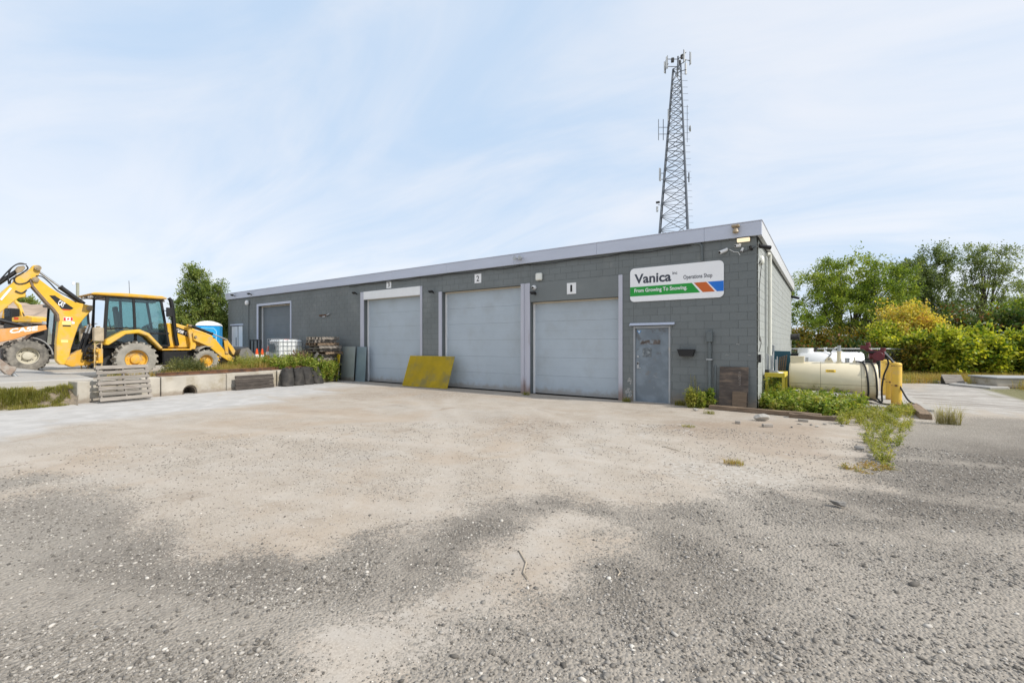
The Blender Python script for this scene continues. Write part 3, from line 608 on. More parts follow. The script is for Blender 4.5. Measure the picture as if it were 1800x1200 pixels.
# ------------------------------------------------------------------ fittings on the walls
def camera_(loc, rz, label, white=True, tilt=-.35, s=1.):
    t = thing('security_camera', label, 'camera', loc, rz, 'wall cameras'); mat = M_white if white else M_black
    m = MB(); m.cyl((0, 0, 0), (0, -.03, 0), .04 * s, n=14); m.bar((0, -.03, 0), (0, -.10 * s, -.02), .02); m.build('bracket', mat, t, smooth=True)
    d = Vector((0, -math.cos(tilt), math.sin(tilt))); p = Vector((0, -.07 * s, -.03))
    m = MB(); m.tube([p - d * .05 * s, p + d * .16 * s], .042 * s, 14); m.build('housing', mat, t, smooth=True)
    m = MB(); m.cyl(p + d * .161 * s, p + d * .168 * s, .032 * s, n=14); m.build('lens', M_black, t, smooth=True)
    return t
def light_(loc, label, w=.2):
    t = thing('floodlight', label, 'light', loc, group='small black floodlights')
    m = MB(); m.box((-.02, -.03, -.02), (.02, 0, .02)); m.bar((0, -.02, 0), (0, -.10, .03), .02); m.build('bracket', M_black, t)
    m = MB(); m.obox((0, -.15, .03), (w, .12, .05), (-.5, 0, 0)); m.build('lamp_head', M_black, t, bevel=.008)
    return t
for px, py, l in ((624, 516, 'small black floodlight left of garage door three'), (759, 514, 'small black floodlight on the pier left of garage door two'), (938.5, 516.5, 'small black floodlight under the dome camera by garage door one')):
    x, z = PY(px, py, -.1); light_((x, -.001, z), l)
t = thing('dome_camera', 'white round dome camera with black eye above the black floodlight', 'camera', (PY(939.6, 505.5)[0], -.001, PY(939.6, 505.5)[1]))
m = MB(); m.lathe([(.075, 0), (.075, -.05), (.06, -.09), (.03, -.11)], 18, axis='y'); m.build('housing', M_white, t, smooth=True)
m = MB(); m.cyl((0, -.105, -.01), (0, -.125, -.015), .035, n=14); m.build('lens', M_black, t, smooth=True)
x0, z0 = PY(942.9, 492.5); x1, z1 = PY(954.4, 480.6)
t = thing('junction_box', 'square cream plastic box high on the wall left of numeral 1', 'box', ((x0 + x1) / 2, -.001, (z0 + z1) / 2))
m = MB(); m.box((-.12, -.09, -.12), (.12, 0, .12)); m.build('cover', mk('cream plastic', (.74, .75, .70), .5), t, bevel=.03, smooth=True)
x, z = PY(913, 454, -.14); t = thing('floodlight', 'silver twin floodlight on the roof edge above garage door two', 'light', (x, -.101, z))
m = MB(); m.box((-.05, -.03, -.04), (.05, 0, .04)); m.cyl((0, -.03, 0), (0, -.06, .05), .015); m.build('bracket', M_steel, t)
for s in (-1, 1):
    m = MB(); m.lathe([(.03, .08), (.045, 0), (.075, -.06), (.07, -.062)], 14, (s * .1, -.12, .0), 'y'); m.build('lamp_head', M_steel, t, smooth=True)
for px, py, l in ((412, 520, 'small floodlight on the flashing by the leafy tree'), (441, 517.5, 'small floodlight on the flashing between tree and dark door')):
    x, z = PY(px, py, -.14); a = light_((x, -.101, z), l, .26)
x, z = PY(434, 532, -.1); t = thing('wall_lamp', 'round white lamp on conduit left of dark garage door', 'light', (x, -.001, z))
m = MB(); m.lathe([(.05, .0), (.13, -.05), (.14, -.12), (.1, -.17), (.03, -.19)], 18, axis='y'); m.build('globe', M_white, t, smooth=True)
m = MB(); m.cyl((.03, -.02, -.1), (.03, -.02, -2.6), .018, n=8); m.build('conduit', M_pipe, t, smooth=True)
x, z = PY(570, 554, -.02); t = thing('broken_bracket', 'rusty broken bracket left on the bare grey wall', 'bracket', (x, -.001, z))
m = MB(); m.box((-.38, -.05, -.03), (.30, 0, .03)); m.build('rail', M_rust, t)
m = MB(); m.obox((.36, -.05, .02), (.22, .04, .04), (0, -.25, 0)); m.box((-.12, -.04, -.09), (.1, 0, -.03)); m.build('bent_end', M_steel, t)
# conduits, mailbox
def tubeobj(name, label, cat, pts, r, mat, n=8, group=None):
    o = Vector(pts[0]); m = MB(); m.tube([Vector(p) - o for p in pts], r, n); t = m.build(name, mat, None, smooth=True, loc=o); return tag(t, label, cat, group)
tubeobj('wall_conduit', 'grey conduit elbow dropping from the roof edge above the sign', 'conduit', [(-1.42, -.03, 4.21), (-1.30, -.035, 4.2), (-1.25, -.04, 4.14), (-1.24, -.04, 3.76)], .028, M_pipe)
t = thing('wall_conduit', 'tall grey conduit with box on top right of the mailbox', 'conduit', (-1.06, -.001, 0))
m = MB(); m.box((-.075, -.10, 1.66), (.075, 0, 1.93)); m.build('box', M_pipe, t, bevel=.008); m = MB(); m.cyl((0, -.05, 0), (0, -.05, 1.66), .042, n=12); m.build('pipe', M_pipe, t, smooth=True)
for z in (.3, 1.2):
    m = MB(); m.box((-.07, -.096, z), (.07, -.0, z + .03)); m.build('strap', M_steel, t)
tubeobj('wall_conduit', 'short thin grey conduit beside the leaning plywood', 'conduit', [(-.93, -.03, 0), (-.93, -.03, 1.02), (-.93, -.012, 1.06)], .02, M_pipe)
t = thing('mailbox', 'black open wall box mounted right of the steel door', 'mailbox', (-1.62, -.001, 1.29))
m = MB(); m.prism([(-.215, .17), (.215, .17), (.16, 0), (-.16, 0)], -.02, 0, 'y'); m.prism([(-.215, .165), (.215, .165), (.16, 0), (-.16, 0)], -.17, -.155, 'y')
m.add([(-.215, -.155, .165), (-.215, -.02, .165), (-.16, -.02, 0), (-.16, -.155, 0)], [(0, 1, 2, 3)]); m.add([(.215, -.155, .165), (.215, -.02, .165), (.16, -.02, 0), (.16, -.155, 0)], [(3, 2, 1, 0)]); m.box((-.16, -.155, 0), (.16, -.02, .012)); m.build('bin', M_black, t)
m = MB(); m.box((-.225, -.175, .166), (.225, -.16, .182)); m.build('rim', M_black, t)
# corner cluster
t = thing('horn_siren', 'tan siren horn on the flashing above the lit lamp', 'siren', (-.44, -.101, 4.43))
m = MB(); m.box((-.09, -.13, .04), (.09, 0, .10)); m.build('cap', mk('tan cast', (.34, .27, .18), .5), t, bevel=.015); m = MB(); m.lathe([(.03, .05), (.055, .0), (.075, -.06), (.05, -.08)], 16, (0, -.07, -.02)); m.build('bell', mk('tan cast', (0, 0, 0)), t, smooth=True)
t = thing('wall_lamp', 'lit warm wall pack lamp under the roof corner', 'light', (-.28, -.001, 4.15))
m = MB(); m.box((-.15, -.10, .055), (.15, 0, .075)); m.box((-.15, -.03, -.03), (.15, 0, .055)); m.build('housing', M_dark, t); m = MB(); m.box((-.14, -.11, -.035), (.14, -.03, .054)); m.build('lens', emit('lit lamp', (1, .82, .55), 1.05), t, bevel=.01)
camera_((-.66, -.001, 3.98), -.7, 'white tube camera hanging by a loose wire right above the sign')
camera_((-.36, -.001, 4.06), -.5, 'grey tube camera just below the lit lamp', True, -.1, .8); camera_((-.14, -.001, 3.98), .3, 'black ball camera beside the roof corner', False, -.5, .8)
camera_((-.30, -.001, 3.96), -.2, 'small white camera left of the black ball camera', True, -.6, .6)
camera_((.001, .35, 4.06), PI / 2 + .3, 'black camera on the pale side wall under the soffit', False, -.2, 1.2)
camera_((.001, 13.2, 3.9), PI / 2, 'black camera at the far end of the pale side wall', False, -.3, 1.5)
tubeobj('loose_wire', 'thin white wire sagging between the corner cameras', 'wire', [(-.60, -.05, 3.97), (-.5, -.03, 3.90), (-.40, -.02, 3.88), (-.36, -.03, 3.80)], .007, M_white, 5)
tubeobj('loose_wire', 'thin dark wire running to the black ball camera', 'wire', [(-.38, -.02, 3.90), (-.3, -.03, 3.87), (-.18, -.03, 3.90), (-.02, -.02, 3.97)], .006, M_black, 5)
RC = random.Random(3)
tubeobj('fascia_cable', 'black cable sagging along the underside of the roof flashing', 'cable', [(x, -.06, ZW - .03 - .05 * abs(math.sin(x * 1.9)) - RC.uniform(0, .02)) for x in np.linspace(-16, -1.5, 40)], .012, M_black, 5)
# side wall services
tubeobj('drain_pipe', 'tall white plastic pipe running up the pale side wall', 'pipe', [(.02, 2.05, 4.12), (.07, 2.12, 4.13), (.085, 2.2, 4.1), (.085, 2.2, .75)], .05, mk('aged white pvc', (.66, .66, .60), .45, var=.08), 12)
tubeobj('wall_conduit', 'thin pale conduit beside the white plastic pipe', 'conduit', [(.02, 1.75, 4.1), (.025, 1.75, .9)], .016, M_side)
tubeobj('loose_wire', 'dark wire hanging down the pale side wall from the round lamp', 'wire', [(.05, .55, 3.65), (.02, .30, 3.0), (.02, .28, 2.2), (.02, .32, 1.75), (.03, .42, 1.68), (.03, .50, 1.78), (.03, .62, 1.62), (.02, .33, 1.42)], .009, M_black, 5)
t = thing('wall_lamp', 'round cream lamp disc high on the pale side wall', 'light', (.001, .68, 3.74)); m = MB(); m.lathe([(.12, 0), (.12, .05), (.09, .085), (.03, .095)], 22, axis='x'); m.build('disc', mk('cream plastic', (0, 0, 0)), t, smooth=True); m = MB(); m.bar((.02, -.30, -.12), (.02, -.08, -.02), .02); m.build('arm', M_dark, t)
t = thing('switch_box', 'small dark switch hanging on a wire on the pale side wall', 'switch', (.001, .33, 1.25)); m = MB(); m.box((0, -.05, -.1), (.06, .05, .1)); m.build('body', M_dark, t, bevel=.01)
for i, (y, z, h, l) in enumerate(((2.6, 1.35, .5, 'grey meter box with short pipes above the yellow stand'), (3.5, 1.38, .45, 'grey outlet box above the blue panel'))):
    t = thing('outlet_box', l, 'outlet'); t.location = (.001, y, z); m = MB(); m.box((0, -.11, 0), (.10, .11, .2)); m.build('body', M_steel, t, bevel=.01)
    for q in (-.06, .05):
        m = MB(); m.cyl((.05, q, 0), (.05, q, -h), .02, n=8); m.build('pipe', M_steel, t, smooth=True)
t = thing('wall_vent', 'dark round vent sticking out at the far end of the side wall', 'vent', (0.001, 12.9, 1.95)); m = MB(); m.lathe([(.14, 0), (.14, .28), (.17, .30), (.17, .36)], 16, axis='x'); m.build('cowl', M_dark, t, smooth=True)

# flaked bare paint left of the steel door
RF = random.Random(6)
for x, z, w, h, l in ((-3.22, .22, .10, .13, 'large pale flake of bare wall left of the steel door foot'), (-3.18, .55, .06, .09, 'smaller pale flake above the large one by the door'), (-.42, 1.60, .045, .012, 'thin pale chip scratched in the wall above the plywood'), (-.66, 1.335, .06, .008, 'fine pale scratch line in the wall over the plywood'), (-.16, 1.33, .03, .012, 'tiny pale chip at the building corner over the plywood')):
    p = [(w * (1 + RF.uniform(-.35, .35)) * math.cos(t), h * (1 + RF.uniform(-.35, .35)) * math.sin(t)) for t in np.linspace(0, 2 * PI, 15)[:-1]]
    m = MB(); m.prism(p, -.003, 0, 'y'); o = m.build('paint_flake', mk('bare block', (.36, .36, .35), .9, var=.3, vs=12, dirt=(.14, .16, .16), da=.48, ds=14, dsoft=.05), None, loc=(x, -.0005, z)); tag(o, l, 'paint flake', 'flaked paint patches')
# ------------------------------------------------------------------ vehicles
def wheel(parent, c, r, w, rr, side, mt, mr, lugs=20, name='wheel', hubcol=None, deep=.5):
    """tyre lathed about x with chevron lugs; rim dish faces +x*side"""
    cx, cy, cz = c; h = w / 2
    m = MB(); m.lathe([(rr, -h * .78), (rr + .02, -h * .9), (r * .80, -h), (r * .88, -h * .95), (r * .905, -h * .75), (r * .91, 0), (r * .905, h * .75), (r * .88, h * .95), (r * .80, h), (rr + .02, h * .9), (rr, h * .78)], 40, c, 'x', closed=True)
    for i in range(lugs):
        for s in (-1, 1):
            t0 = 2 * PI * (i + (.5 if s > 0 else 0)) / lugs; t1 = t0 + 1.5 / lugs
            p = lambda t, x, q: (cx + x, cy + q * math.cos(t), cz + q * math.sin(t))
            th = .50 / lugs * 2; lo, hi = r * .885, r
            V = [p(t0 - th, s * h * .99, lo * .95), p(t0 + th, s * h * .99, lo * .95), p(t1 + th, s * .01, lo), p(t1 - th, s * .01, lo), p(t0 - th * .8, s * h * .93, hi * .985), p(t0 + th * .8, s * h * .93, hi * .985), p(t1 + th * .8, s * .01, hi), p(t1 - th * .8, s * .01, hi)]
            m.add(V, [(3, 2, 1, 0), (4, 5, 6, 7), (0, 1, 5, 4), (1, 2, 6, 5), (2, 3, 7, 6), (3, 0, 4, 7)])
    ty = m.build(name, mt, parent, smooth=True, ang=40)
    m = MB(); s = side; m.lathe([(rr * 1.04, s * h * .93), (rr * 1.06, s * h * .80), (rr * .95, s * h * .72), (rr * .88, s * h * (1 - deep) * .6), (rr * .5, s * h * (1 - deep) * .45), (rr * .46, s * h * .55), (rr * .30, s * h * .62), (rr * .05, s * h * .64), (.001, s * h * .64)], 36, c, 'x', caps=False)
    m.lathe([(rr, -s * h * .75), (rr * .7, -s * h * .5), (rr * .1, -s * h * .4)], 24, c, 'x', caps=False)
    rim = m.build('rim', mr, ty, smooth=True, ang=30)
    m = MB()
    for k in range(8):
        t = 2 * PI * k / 8; m.cyl((cx + s * h * (1 - deep) * .4, cy + rr * .68 * math.cos(t), cz + rr * .68 * math.sin(t)), (cx + s * h * ((1 - deep) * .55 + .08), cy + rr * .68 * math.cos(t), cz + rr * .68 * math.sin(t)), rr * .055, n=6)
    m.build('wheel_nuts', hubcol or mr, ty, kind='stuff')
    return ty
def hyd(parent, p0, p1, r=.05, frac=.55, name='hydraulic_cylinder', mat=None):
    p0, p1 = Vector(p0), Vector(p1); q = p0.lerp(p1, frac)
    m = MB(); m.cyl(p0, q, r, n=14); m.cyl(q - (p1 - p0).normalized() * .05, q, r * 1.15, n=14); c = m.build(name, mat or M_black, parent, smooth=True)
    m = MB(); m.cyl(q, p1, r * .5, n=10); m.build('rod', M_steel, c, smooth=True); return c
def hose(parent, pts, r=.018, name='hose'):
    P = [Vector(p) for p in pts]; out = []
    for i in range(len(P) - 1):       # Catmull-Rom
        a, b, c, d = P[max(i - 1, 0)], P[i], P[i + 1], P[min(i + 2, len(P) - 1)]
        for t in np.linspace(0, 1, 7)[:-1]:
            out.append(.5 * ((2 * b) + (c - a) * t + (2 * a - 5 * b + 4 * c - d) * t * t + (3 * b - a - 3 * c + d) * t ** 3))
    out.append(P[-1]); m = MB(); m.tube(out, r, 7); return m.build(name, M_hose, parent, smooth=True)
BX, BY, BZ = -20.1, -6.74, .40
bh = thing('backhoe_loader', 'yellow backhoe loader with raised boom parked behind the retaining wall', 'backhoe', (BX, BY, BZ))
def Lb(px, py, lx=0.):
    y, z = PX(px, py, BX + lx); return (y - BY, z - BZ)
S1 = lambda x, y: Lb(x / 10.588, 450 + y / 10.588)         # detail crop of the boom
for s in (1, -1):
    wheel(bh, (.86 * s, 0, .655), .655, .46, .33, s, M_rubp, M_yeld, 18); wheel(bh, (.83 * s, 2.27, .53), .47, .34, .235, s, M_rubp, M_yeld, 16)
m = MB(); m.cyl((-.7, 0, .65), (.7, 0, .65), .15); m.box((-.25, -.25, .45), (.25, .25, .85)); m.cyl((-.7, 2.27, .53), (.7, 2.27, .53), .1); m.build('axle', M_dark, bh)
m = MB(); m.prism([(-.95, .45), (-.95, 1.05), (2.9, 1.05), (3.0, .75), (2.6, .62), (.8, .45)], -.38, .38); m.build('chassis', M_dark, bh, bevel=.02)
# cab
cabR = .74
m = MB()
for s in (1, -1):
    x = cabR * s
    for a, b, w in (((-.82, 1.35), (-.74, 2.88), .09), ((.06, 1.15), (-.01, 2.88), .075), ((1.08, 1.12), (.82, 2.88), .075), ((-.80, 2.87), (.84, 2.87), .07), ((.06, 1.14), (1.08, 1.14), .07), ((-.84, 1.75), (.06, 1.80), .04), ((.06, 1.62), (1.0, 1.60), .05), ((-.84, 1.36), (.06, 1.15), .06)):
        m.bar((x, *a), (x, *b), w, w)
m.bar((-cabR, -.78, 2.87), (cabR, -.78, 2.87), .07); m.bar((-cabR, .83, 2.87), (cabR, .83, 2.87), .07); m.bar((-cabR, 1.06, 1.62), (cabR, 1.06, 1.62), .06); m.bar((-cabR, -.80, 1.7), (cabR, -.80, 1.7), .06)
m.box((-.70, -.9, 1.06), (.70, 1.06, 1.2)); m.box((-.7, .98, 1.12), (.7, 1.08, 1.6)); cab = m.build('cab', M_black, bh, bevel=.008)
m = MB(); m.prism([(-1.15, 2.90), (-1.2, 2.94), (-1.1, 2.985), (-.3, 3.03), (.85, 3.02), (1.0, 2.96), (.95, 2.90)], -.86, .86); m.build('roof', M_yeld, cab, bevel=.03)
m = MB(); m.box((-.80, -1.1, 2.86), (.80, .9, 2.905)); m.build('roof_liner', M_black, cab)
for s in (1, -1):
    x = cabR * s
    for q in ([(-.78, 1.78), (.02, 1.82), (-.04, 2.84), (-.72, 2.84)], [(.08, 1.65), (.98, 1.63), (.80, 2.84), (.02, 2.84)], [(.10, 1.19), (1.03, 1.17), (.98, 1.58), (.09, 1.60)], [(-.78, 1.40), (.02, 1.21), (.03, 1.77), (-.79, 1.72)]):
        m = MB(); m.prism(q, x - .006, x + .006); m.build('window', M_glass, cab)
for y0, y1, z0, z1 in ((-.80, -.76, 1.75, 2.84), (1.0, .84, 1.66, 2.84)):
    m = MB(); m.add([(-.68, y0, z0), (.68, y0, z0), (.68, y1, z1), (-.68, y1, z1)], [(0, 1, 2, 3)]); m.build('window', M_glass, cab)
m = MB(); m.box((-.26, -.25, 1.5), (.26, .28, 1.66)); m.prism([(-.28, 1.6), (-.15, 1.6), (-.25, 2.4), (-.36, 2.4)], -.24, .24); m.box((-.13, -.40, 2.38), (.13, -.28, 2.58)); m.box((-.2, -.2, 1.2), (.2, .2, 1.5)); m.build('seat', M_black, cab, bevel=.03)
m = MB(); th = np.linspace(0, 2 * PI, 25); m.tube([(.19 * math.cos(t), .62 + .16 * math.sin(t), 1.92 + .10 * math.sin(t)) for t in th], .016, 6, False); m.cyl((0, .62, 1.92), (0, .85, 1.4), .04); m.build('steering_wheel', M_black, cab)
m = MB(); m.box((-.5, .8, 1.2), (.5, 1.0, 1.75)); m.box((.45, -.3, 1.2), (.62, .5, 1.72)); m.cyl((.4, -.55, 1.7), (.38, -.62, 2.1), .015); m.cyl((-.4, -.55, 1.7), (-.38, -.62, 2.1), .015); m.build('dashboard', M_black, cab)
for x in (-.6, -.3, .35, .62):
    for y in (-1.12, .93):
        m = MB(); m.obox((x, y, 2.85), (.13, .07, .08)); m.build('work_light', mk('lamp lens', (.7, .7, .68), .2), cab, bevel=.01)
m = MB(); m.cyl((.3, 0, 3.0), (.3, -.02, 3.55), .008, n=6); m.build('aerial', M_black, cab)
m = MB(); m.bar((.76, .85, 2.5), (.98, .98, 2.45), .03); m.obox((1.02, 1.0, 2.42), (.06, .2, .34)); m.build('mirror', M_black, cab, bevel=.01)
# fenders
for s in (1, -1):
    out = [(-.88, 1.20), (-.84, 1.36), (-.36, 1.68), (.08, 1.74), (.36, 1.60), (.78, 1.06)]; inn = [(.70, 1.02), (.30, 1.50), (.05, 1.60), (-.32, 1.55), (-.72, 1.22), (-.80, 1.16)]
    m = MB(); m.prism(out + inn, .62 * s, 1.10 * s); m.build('fender', M_yel, bh, bevel=.025)
    m = MB(); m.prism([(1.95, .93), (2.0, 1.03), (2.2, 1.13), (2.45, 1.12), (2.45, 1.09), (2.22, 1.09), (2.04, 1.0), (1.99, .92)], .64 * s, 1.02 * s); m.build('front_fender', M_rubp, bh, bevel=.01)
    m = MB(); m.box((.42 * s, .76, .97), (1.05 * s, 1.72, 1.03)); m.build('step_plate', M_yeld, bh, bevel=.01); m = MB(); m.box((.44 * s, .80, .42), (1.0 * s, 1.62, .965)); m.build('fuel_tank', M_black, bh, bevel=.04); m = MB(); m.box((.62 * s, .9, .36), (1.08 * s, 1.65, .40)); m.build('step', mk('step yellow', (.6, .5, .05), .6), bh)
# hood
m = MB(); m.prism([(1.09, 1.06), (1.09, 2.03), (1.45, 2.02), (2.35, 1.72), (2.72, 1.55), (2.78, 1.05)], -.45, .45); hd = m.build('hood', M_yel, bh, bevel=.04)
for s in (1, -1):
    m = MB(); m.prism([(1.32, 1.93), (1.9, 1.70), (1.9, 1.46), (1.32, 1.70)], .451 * s, .456 * s); m.build('model_decal', M_black, hd)
    if s > 0: text('lettering', '420F IT', M_white, hd, (.458, 1.37, 1.72), (0, .48, -.19), (0, 0, .13), bold=.02, depth=.001)
m = MB()
for k in range(6): m.box((-.4, 2.76 + k * 0, 1.1 + k * .07), (.4, 2.80, 1.14 + k * .07))
m.build('grille', M_black, hd)
m = MB(); m.tube([(.52, 1.42, 1.15), (.52, 1.36, 1.5), (.52, 1.24, 2.75), (.52, 1.20, 2.92), (.52, 1.14, 2.99)], [.075, .075, .07, .068, .066], 14); m.build('exhaust_stack', M_black, bh, smooth=True)
# loader arms, tower and bucket
for s in (1, -1):
    x = .62 * s
    m = MB(); m.prism([(1.70, 1.99), (1.84, 1.99), (2.02, 1.15), (1.98, 1.0), (1.80, 1.0), (1.82, 1.2)], x - .06, x + .06); m.build('loader_tower', M_yel, bh, bevel=.012)
    m = MB(); m.prism([(1.86, 1.66), (2.05, 1.64), (2.5, 1.50), (2.68, 1.42), (3.02, .95), (3.40, .60), (3.36, .46), (3.18, .50), (2.85, .72), (2.45, 1.10), (1.90, 1.36)], x + .065, x + .15); la = m.build('loader_arm', M_yel, bh, bevel=.015)
    m = MB(); m.prism([(3.02, 1.42), (3.14, 1.42), (3.55, .82), (3.46, .72), (3.36, .78)], x + .02, x + .10); m.build('bucket_link', M_yel, bh, bevel=.01)
    m = MB(); m.prism([(2.98, 1.36), (3.12, 1.38), (3.16, .80), (3.04, .80)], x + .155, x + .20); m.build('lift_lever', M_yeld, bh, bevel=.01)
    hyd(bh, (x + .11, 1.78, 1.95), (x + .11, 3.08, 1.42), .055, .62); hyd(bh, (x + .0, 1.95, 1.1), (x + .05, 2.95, .95), .05)
    for y, z in ((1.77, 1.94), (1.95, 1.5), (3.07, 1.40), (3.36, .62), (3.48, .80)):
        m = MB(); m.cyl((x - .08, y, z), (x + .21, y, z), .045, n=12); m.build('pin', M_gold, bh, smooth=True)
bk = [(3.50, 1.00), (3.42, .80), (3.44, .42), (3.62, .26), (4.45, .22), (4.45, .25), (3.66, .31), (3.50, .46), (3.48, .78), (3.56, .97), (3.78, 1.06), (3.77, 1.10)]
m = MB(); m.prism(bk, -1.16, 1.16); bu = m.build('loader_bucket', M_dark, bh, bevel=.006)
for s in (1, -1):
    m = MB(); m.prism([(3.50, 1.00), (3.42, .80), (3.44, .42), (3.62, .26), (4.45, .22), (4.40, .34), (3.78, 1.06)], 1.161 * s, 1.185 * s); m.build('side_plate', mk('scuffed steel', (.20, .195, .185), .5, metal=.3, var=.3, vs=6), bu, bevel=.004)
m = MB(); m.obox((0, 3.95, .72), (2.1, .02, .6), (.6, 0, 0)); m.build('clam_plate', mk('scuffed steel', (0, 0, 0)), bu)
# boom, dipper and hammer at the rear
m = MB(); m.box((-.95, -1.02, .55), (.95, -.90, 1.05)); m.box((-.95, -1.08, .55), (.95, -1.02, .64)); m.box((-.95, -1.08, .93), (.95, -1.02, 1.03)); m.build('sideshift_frame', M_yeld, bh, bevel=.012)
m = MB(); m.prism([(-1.05, .48), (-1.05, 1.05), (-1.30, 1.02), (-1.62, .78), (-1.72, .52), (-1.55, .42)], -.2, .2); m.build('swing_post', M_yeld, bh, bevel=.02)
for z in (.62, .78, .95):
    m = MB(); m.cyl((-.5, -1.12, z), (.55, -1.12, z + .03), .06, n=10); m.build('swing_cylinder', M_dark, bh, smooth=True)
boomL = [S1(*p) for p in ((555, 440), (600, 560), (850, 850), (975, 970), (1062, 1085), (1078, 1200))] + [Lb(97.5, 600), Lb(97.5, 634), Lb(104, 640.5), Lb(117, 641)]
boomR = [S1(*p) for p in ((640, 400), (720, 440), (900, 580), (1180, 760), (1400, 865), (1610, 912), (1705, 945), (1715, 990), (1640, 1060), (1540, 1165))] + [Lb(137, 571), Lb(130, 590), Lb(123, 612)]
m = MB(); m.prism(boomL + boomR[::-1], -.15, .15); bm_ = m.build('boom', M_yel, bh, bevel=.018)
for p in ((680, 230), (640, 445), (1640, 980)):
    y, z = S1(*p); m = MB(); m.cyl((-.22, y, z), (.22, y, z), .085, n=16); m.cyl((-.235, y, z), (.235, y, z), .05, n=12); m.build('pin', M_gold, bm_, smooth=True)
m = MB(); m.prism([(y - .03, z - .03) for y, z in boomL[:6]] + [(y + .02, z + .0) for y, z in boomL[:6]][::-1], -.155, .155); m.build('boom_rib', M_woodb, bm_)
def decal(name, pts, mat, x=.1525):
    m = MB(); m.prism([S1(*p) for p in pts], x, x + .002); return m.build(name, mat, bm_)
decal('maker_decal', ((895, 738), (1000, 738), (1350, 975), (1305, 1000), (1125, 985)), M_black); decal('maker_decal_stripe', ((1125, 988), (1300, 1003), (1275, 1018), (1160, 1012)), mk('decal red', (.62, .08, .02), .5))
v3 = lambda p: np.array((.1555, *S1(*p)))
O = v3((1048, 905)); text('lettering', 'CAT', M_white, bm_, O, v3((1160, 968)) - O, v3((1088, 812)) - O, bold=.04, depth=.001)
fl = [Lb(x, y, .15) for x, y in ((111.6, 557.7), (127.8, 557.7), (127.8, 563.4), (111.6, 563.4))]
def rect(name, px0, py0, px1, py1, mat, x=.1525, d=.002):
    a = Lb(px0, py1, .15); b = Lb(px1, py0, .15); m = MB(); m.box((x, a[0], a[1]), (x + d, b[0], b[1])); return m.build(name, mat, bm_)
M_red = mk('flag red', (.60, .015, .02), .5)
rect('flag_decal', 111.6, 557.7, 127.8, 563.6, M_white); rect('flag_bar', 111.9, 558, 115.6, 563.3, M_red, .1548); rect('flag_bar', 124, 558, 127.6, 563.3, M_red, .1548)
y, z = Lb(119.8, 560.6, .15); m = MB(); lf = []
for k in range(10): a = PI / 2 + k * PI / 5; q = .052 if k % 2 == 0 else .024; lf.append((y + q * math.cos(a), z + q * math.sin(a)))
m.prism(lf, .1548, .1565); m.build('flag_leaf', M_red, bm_)
rect('notice_decal', 109.2, 565.5, 125, 570.3, mk('notice yellow', (.85, .75, .25), .5)); rect('serial_decal', 110, 571.6, 124.5, 573.6, M_black); rect('notice_decal', 126, 565.5, 131, 569, M_white); rect('notice_decal', 107.5, 597.5, 119.5, 601.5, mk('notice yellow', (0, 0, 0)))
dip = [S1(*p) for p in ((560, 235), (600, 180), (690, 172), (750, 215), (735, 300), (690, 390), (600, 555), (470, 640), (462, 765), (340, 782), (240, 850), (0, 1050))]
dy, dz = Lb(0, 549); dip += [(dy - .55, dz - .70), (dy - .75, dz - .55)] + [S1(*p) for p in ((0, 690), (150, 560), (240, 490), (262, 400), (300, 350), (470, 310))]
m = MB(); m.prism(dip, -.12, .12); dp = m.build('dipper_stick', M_yel, bh, bevel=.015)
m = MB(); m.prism([S1(*p) for p in ((265, 270), (320, 200), (430, 185), (460, 230), (400, 300), (300, 335))], -.14, .14); m.build('pin_boss', M_gold, dp, bevel=.01)
y0, z0 = S1(360, 250); hyd(dp, (0, y0, z0), (0, y0 - .95, z0 - 1.05), .062, .8)
a, b = S1(1560, 895), S1(740, 300); hyd(bm_, (.0, *a), (.0, *b), .075, .56)
for off, pts in ((.13, ((480, 160), (300, 165), (180, 260), (140, 400), (150, 530))), (.10, ((440, 150), (340, 145), (200, 230), (0, 440))), (.135, ((470, 180), (500, 240), (400, 320), (270, 400), (260, 480), (340, 525), (480, 500), (560, 430))), (.16, ((650, 375), (760, 390), (900, 500), (1050, 650), (1250, 760), (1400, 860))), (.08, ((180, 520), (190, 450), (260, 400))), (.15, ((480, 640), (400, 690), (330, 680), (270, 650)))):
    hose(bm_, [(off, *S1(*p)) for p in pts], .02)
m = MB(); m.bar((.125, *S1(0, 820)), (.125, *S1(190, 600)), .02, .05); m.build('guard_strip', M_white, dp)
# breaker hammer hanging from the dipper tip
hq = [Lb(-14, 618), Lb(0, 631), Lb(18, 643.5), Lb(27.5, 644.5), Lb(27, 650), Lb(17, 659.5), Lb(9, 658), Lb(0, 650), Lb(-14, 640)]
m = MB(); m.prism(hq, -.17, .17); hm = m.build('breaker_hammer', mk('scuffed brown steel', (.26, .20, .16), .6, metal=.2, var=.3, vs=7, dirt=(.36, .33, .29), da=.5, ds=5), bh, bevel=.02)
a = Lb(20, 655); e = Lb(44, 675); m = MB(); m.tube([(0, *a), (0, a[0] + (e[0] - a[0]) * .85, a[1] + (e[1] - a[1]) * .85), (0, e[0], max(e[1], .01))], [.055, .055, .012], 12); m.build('chisel', M_steel, hm, smooth=True)
m = MB(); m.bar((0, dy - .5, dz - .6), (0, *Lb(-10, 632)), .12, .16); m.build('hammer_bracket', M_dark, bh, bevel=.01)
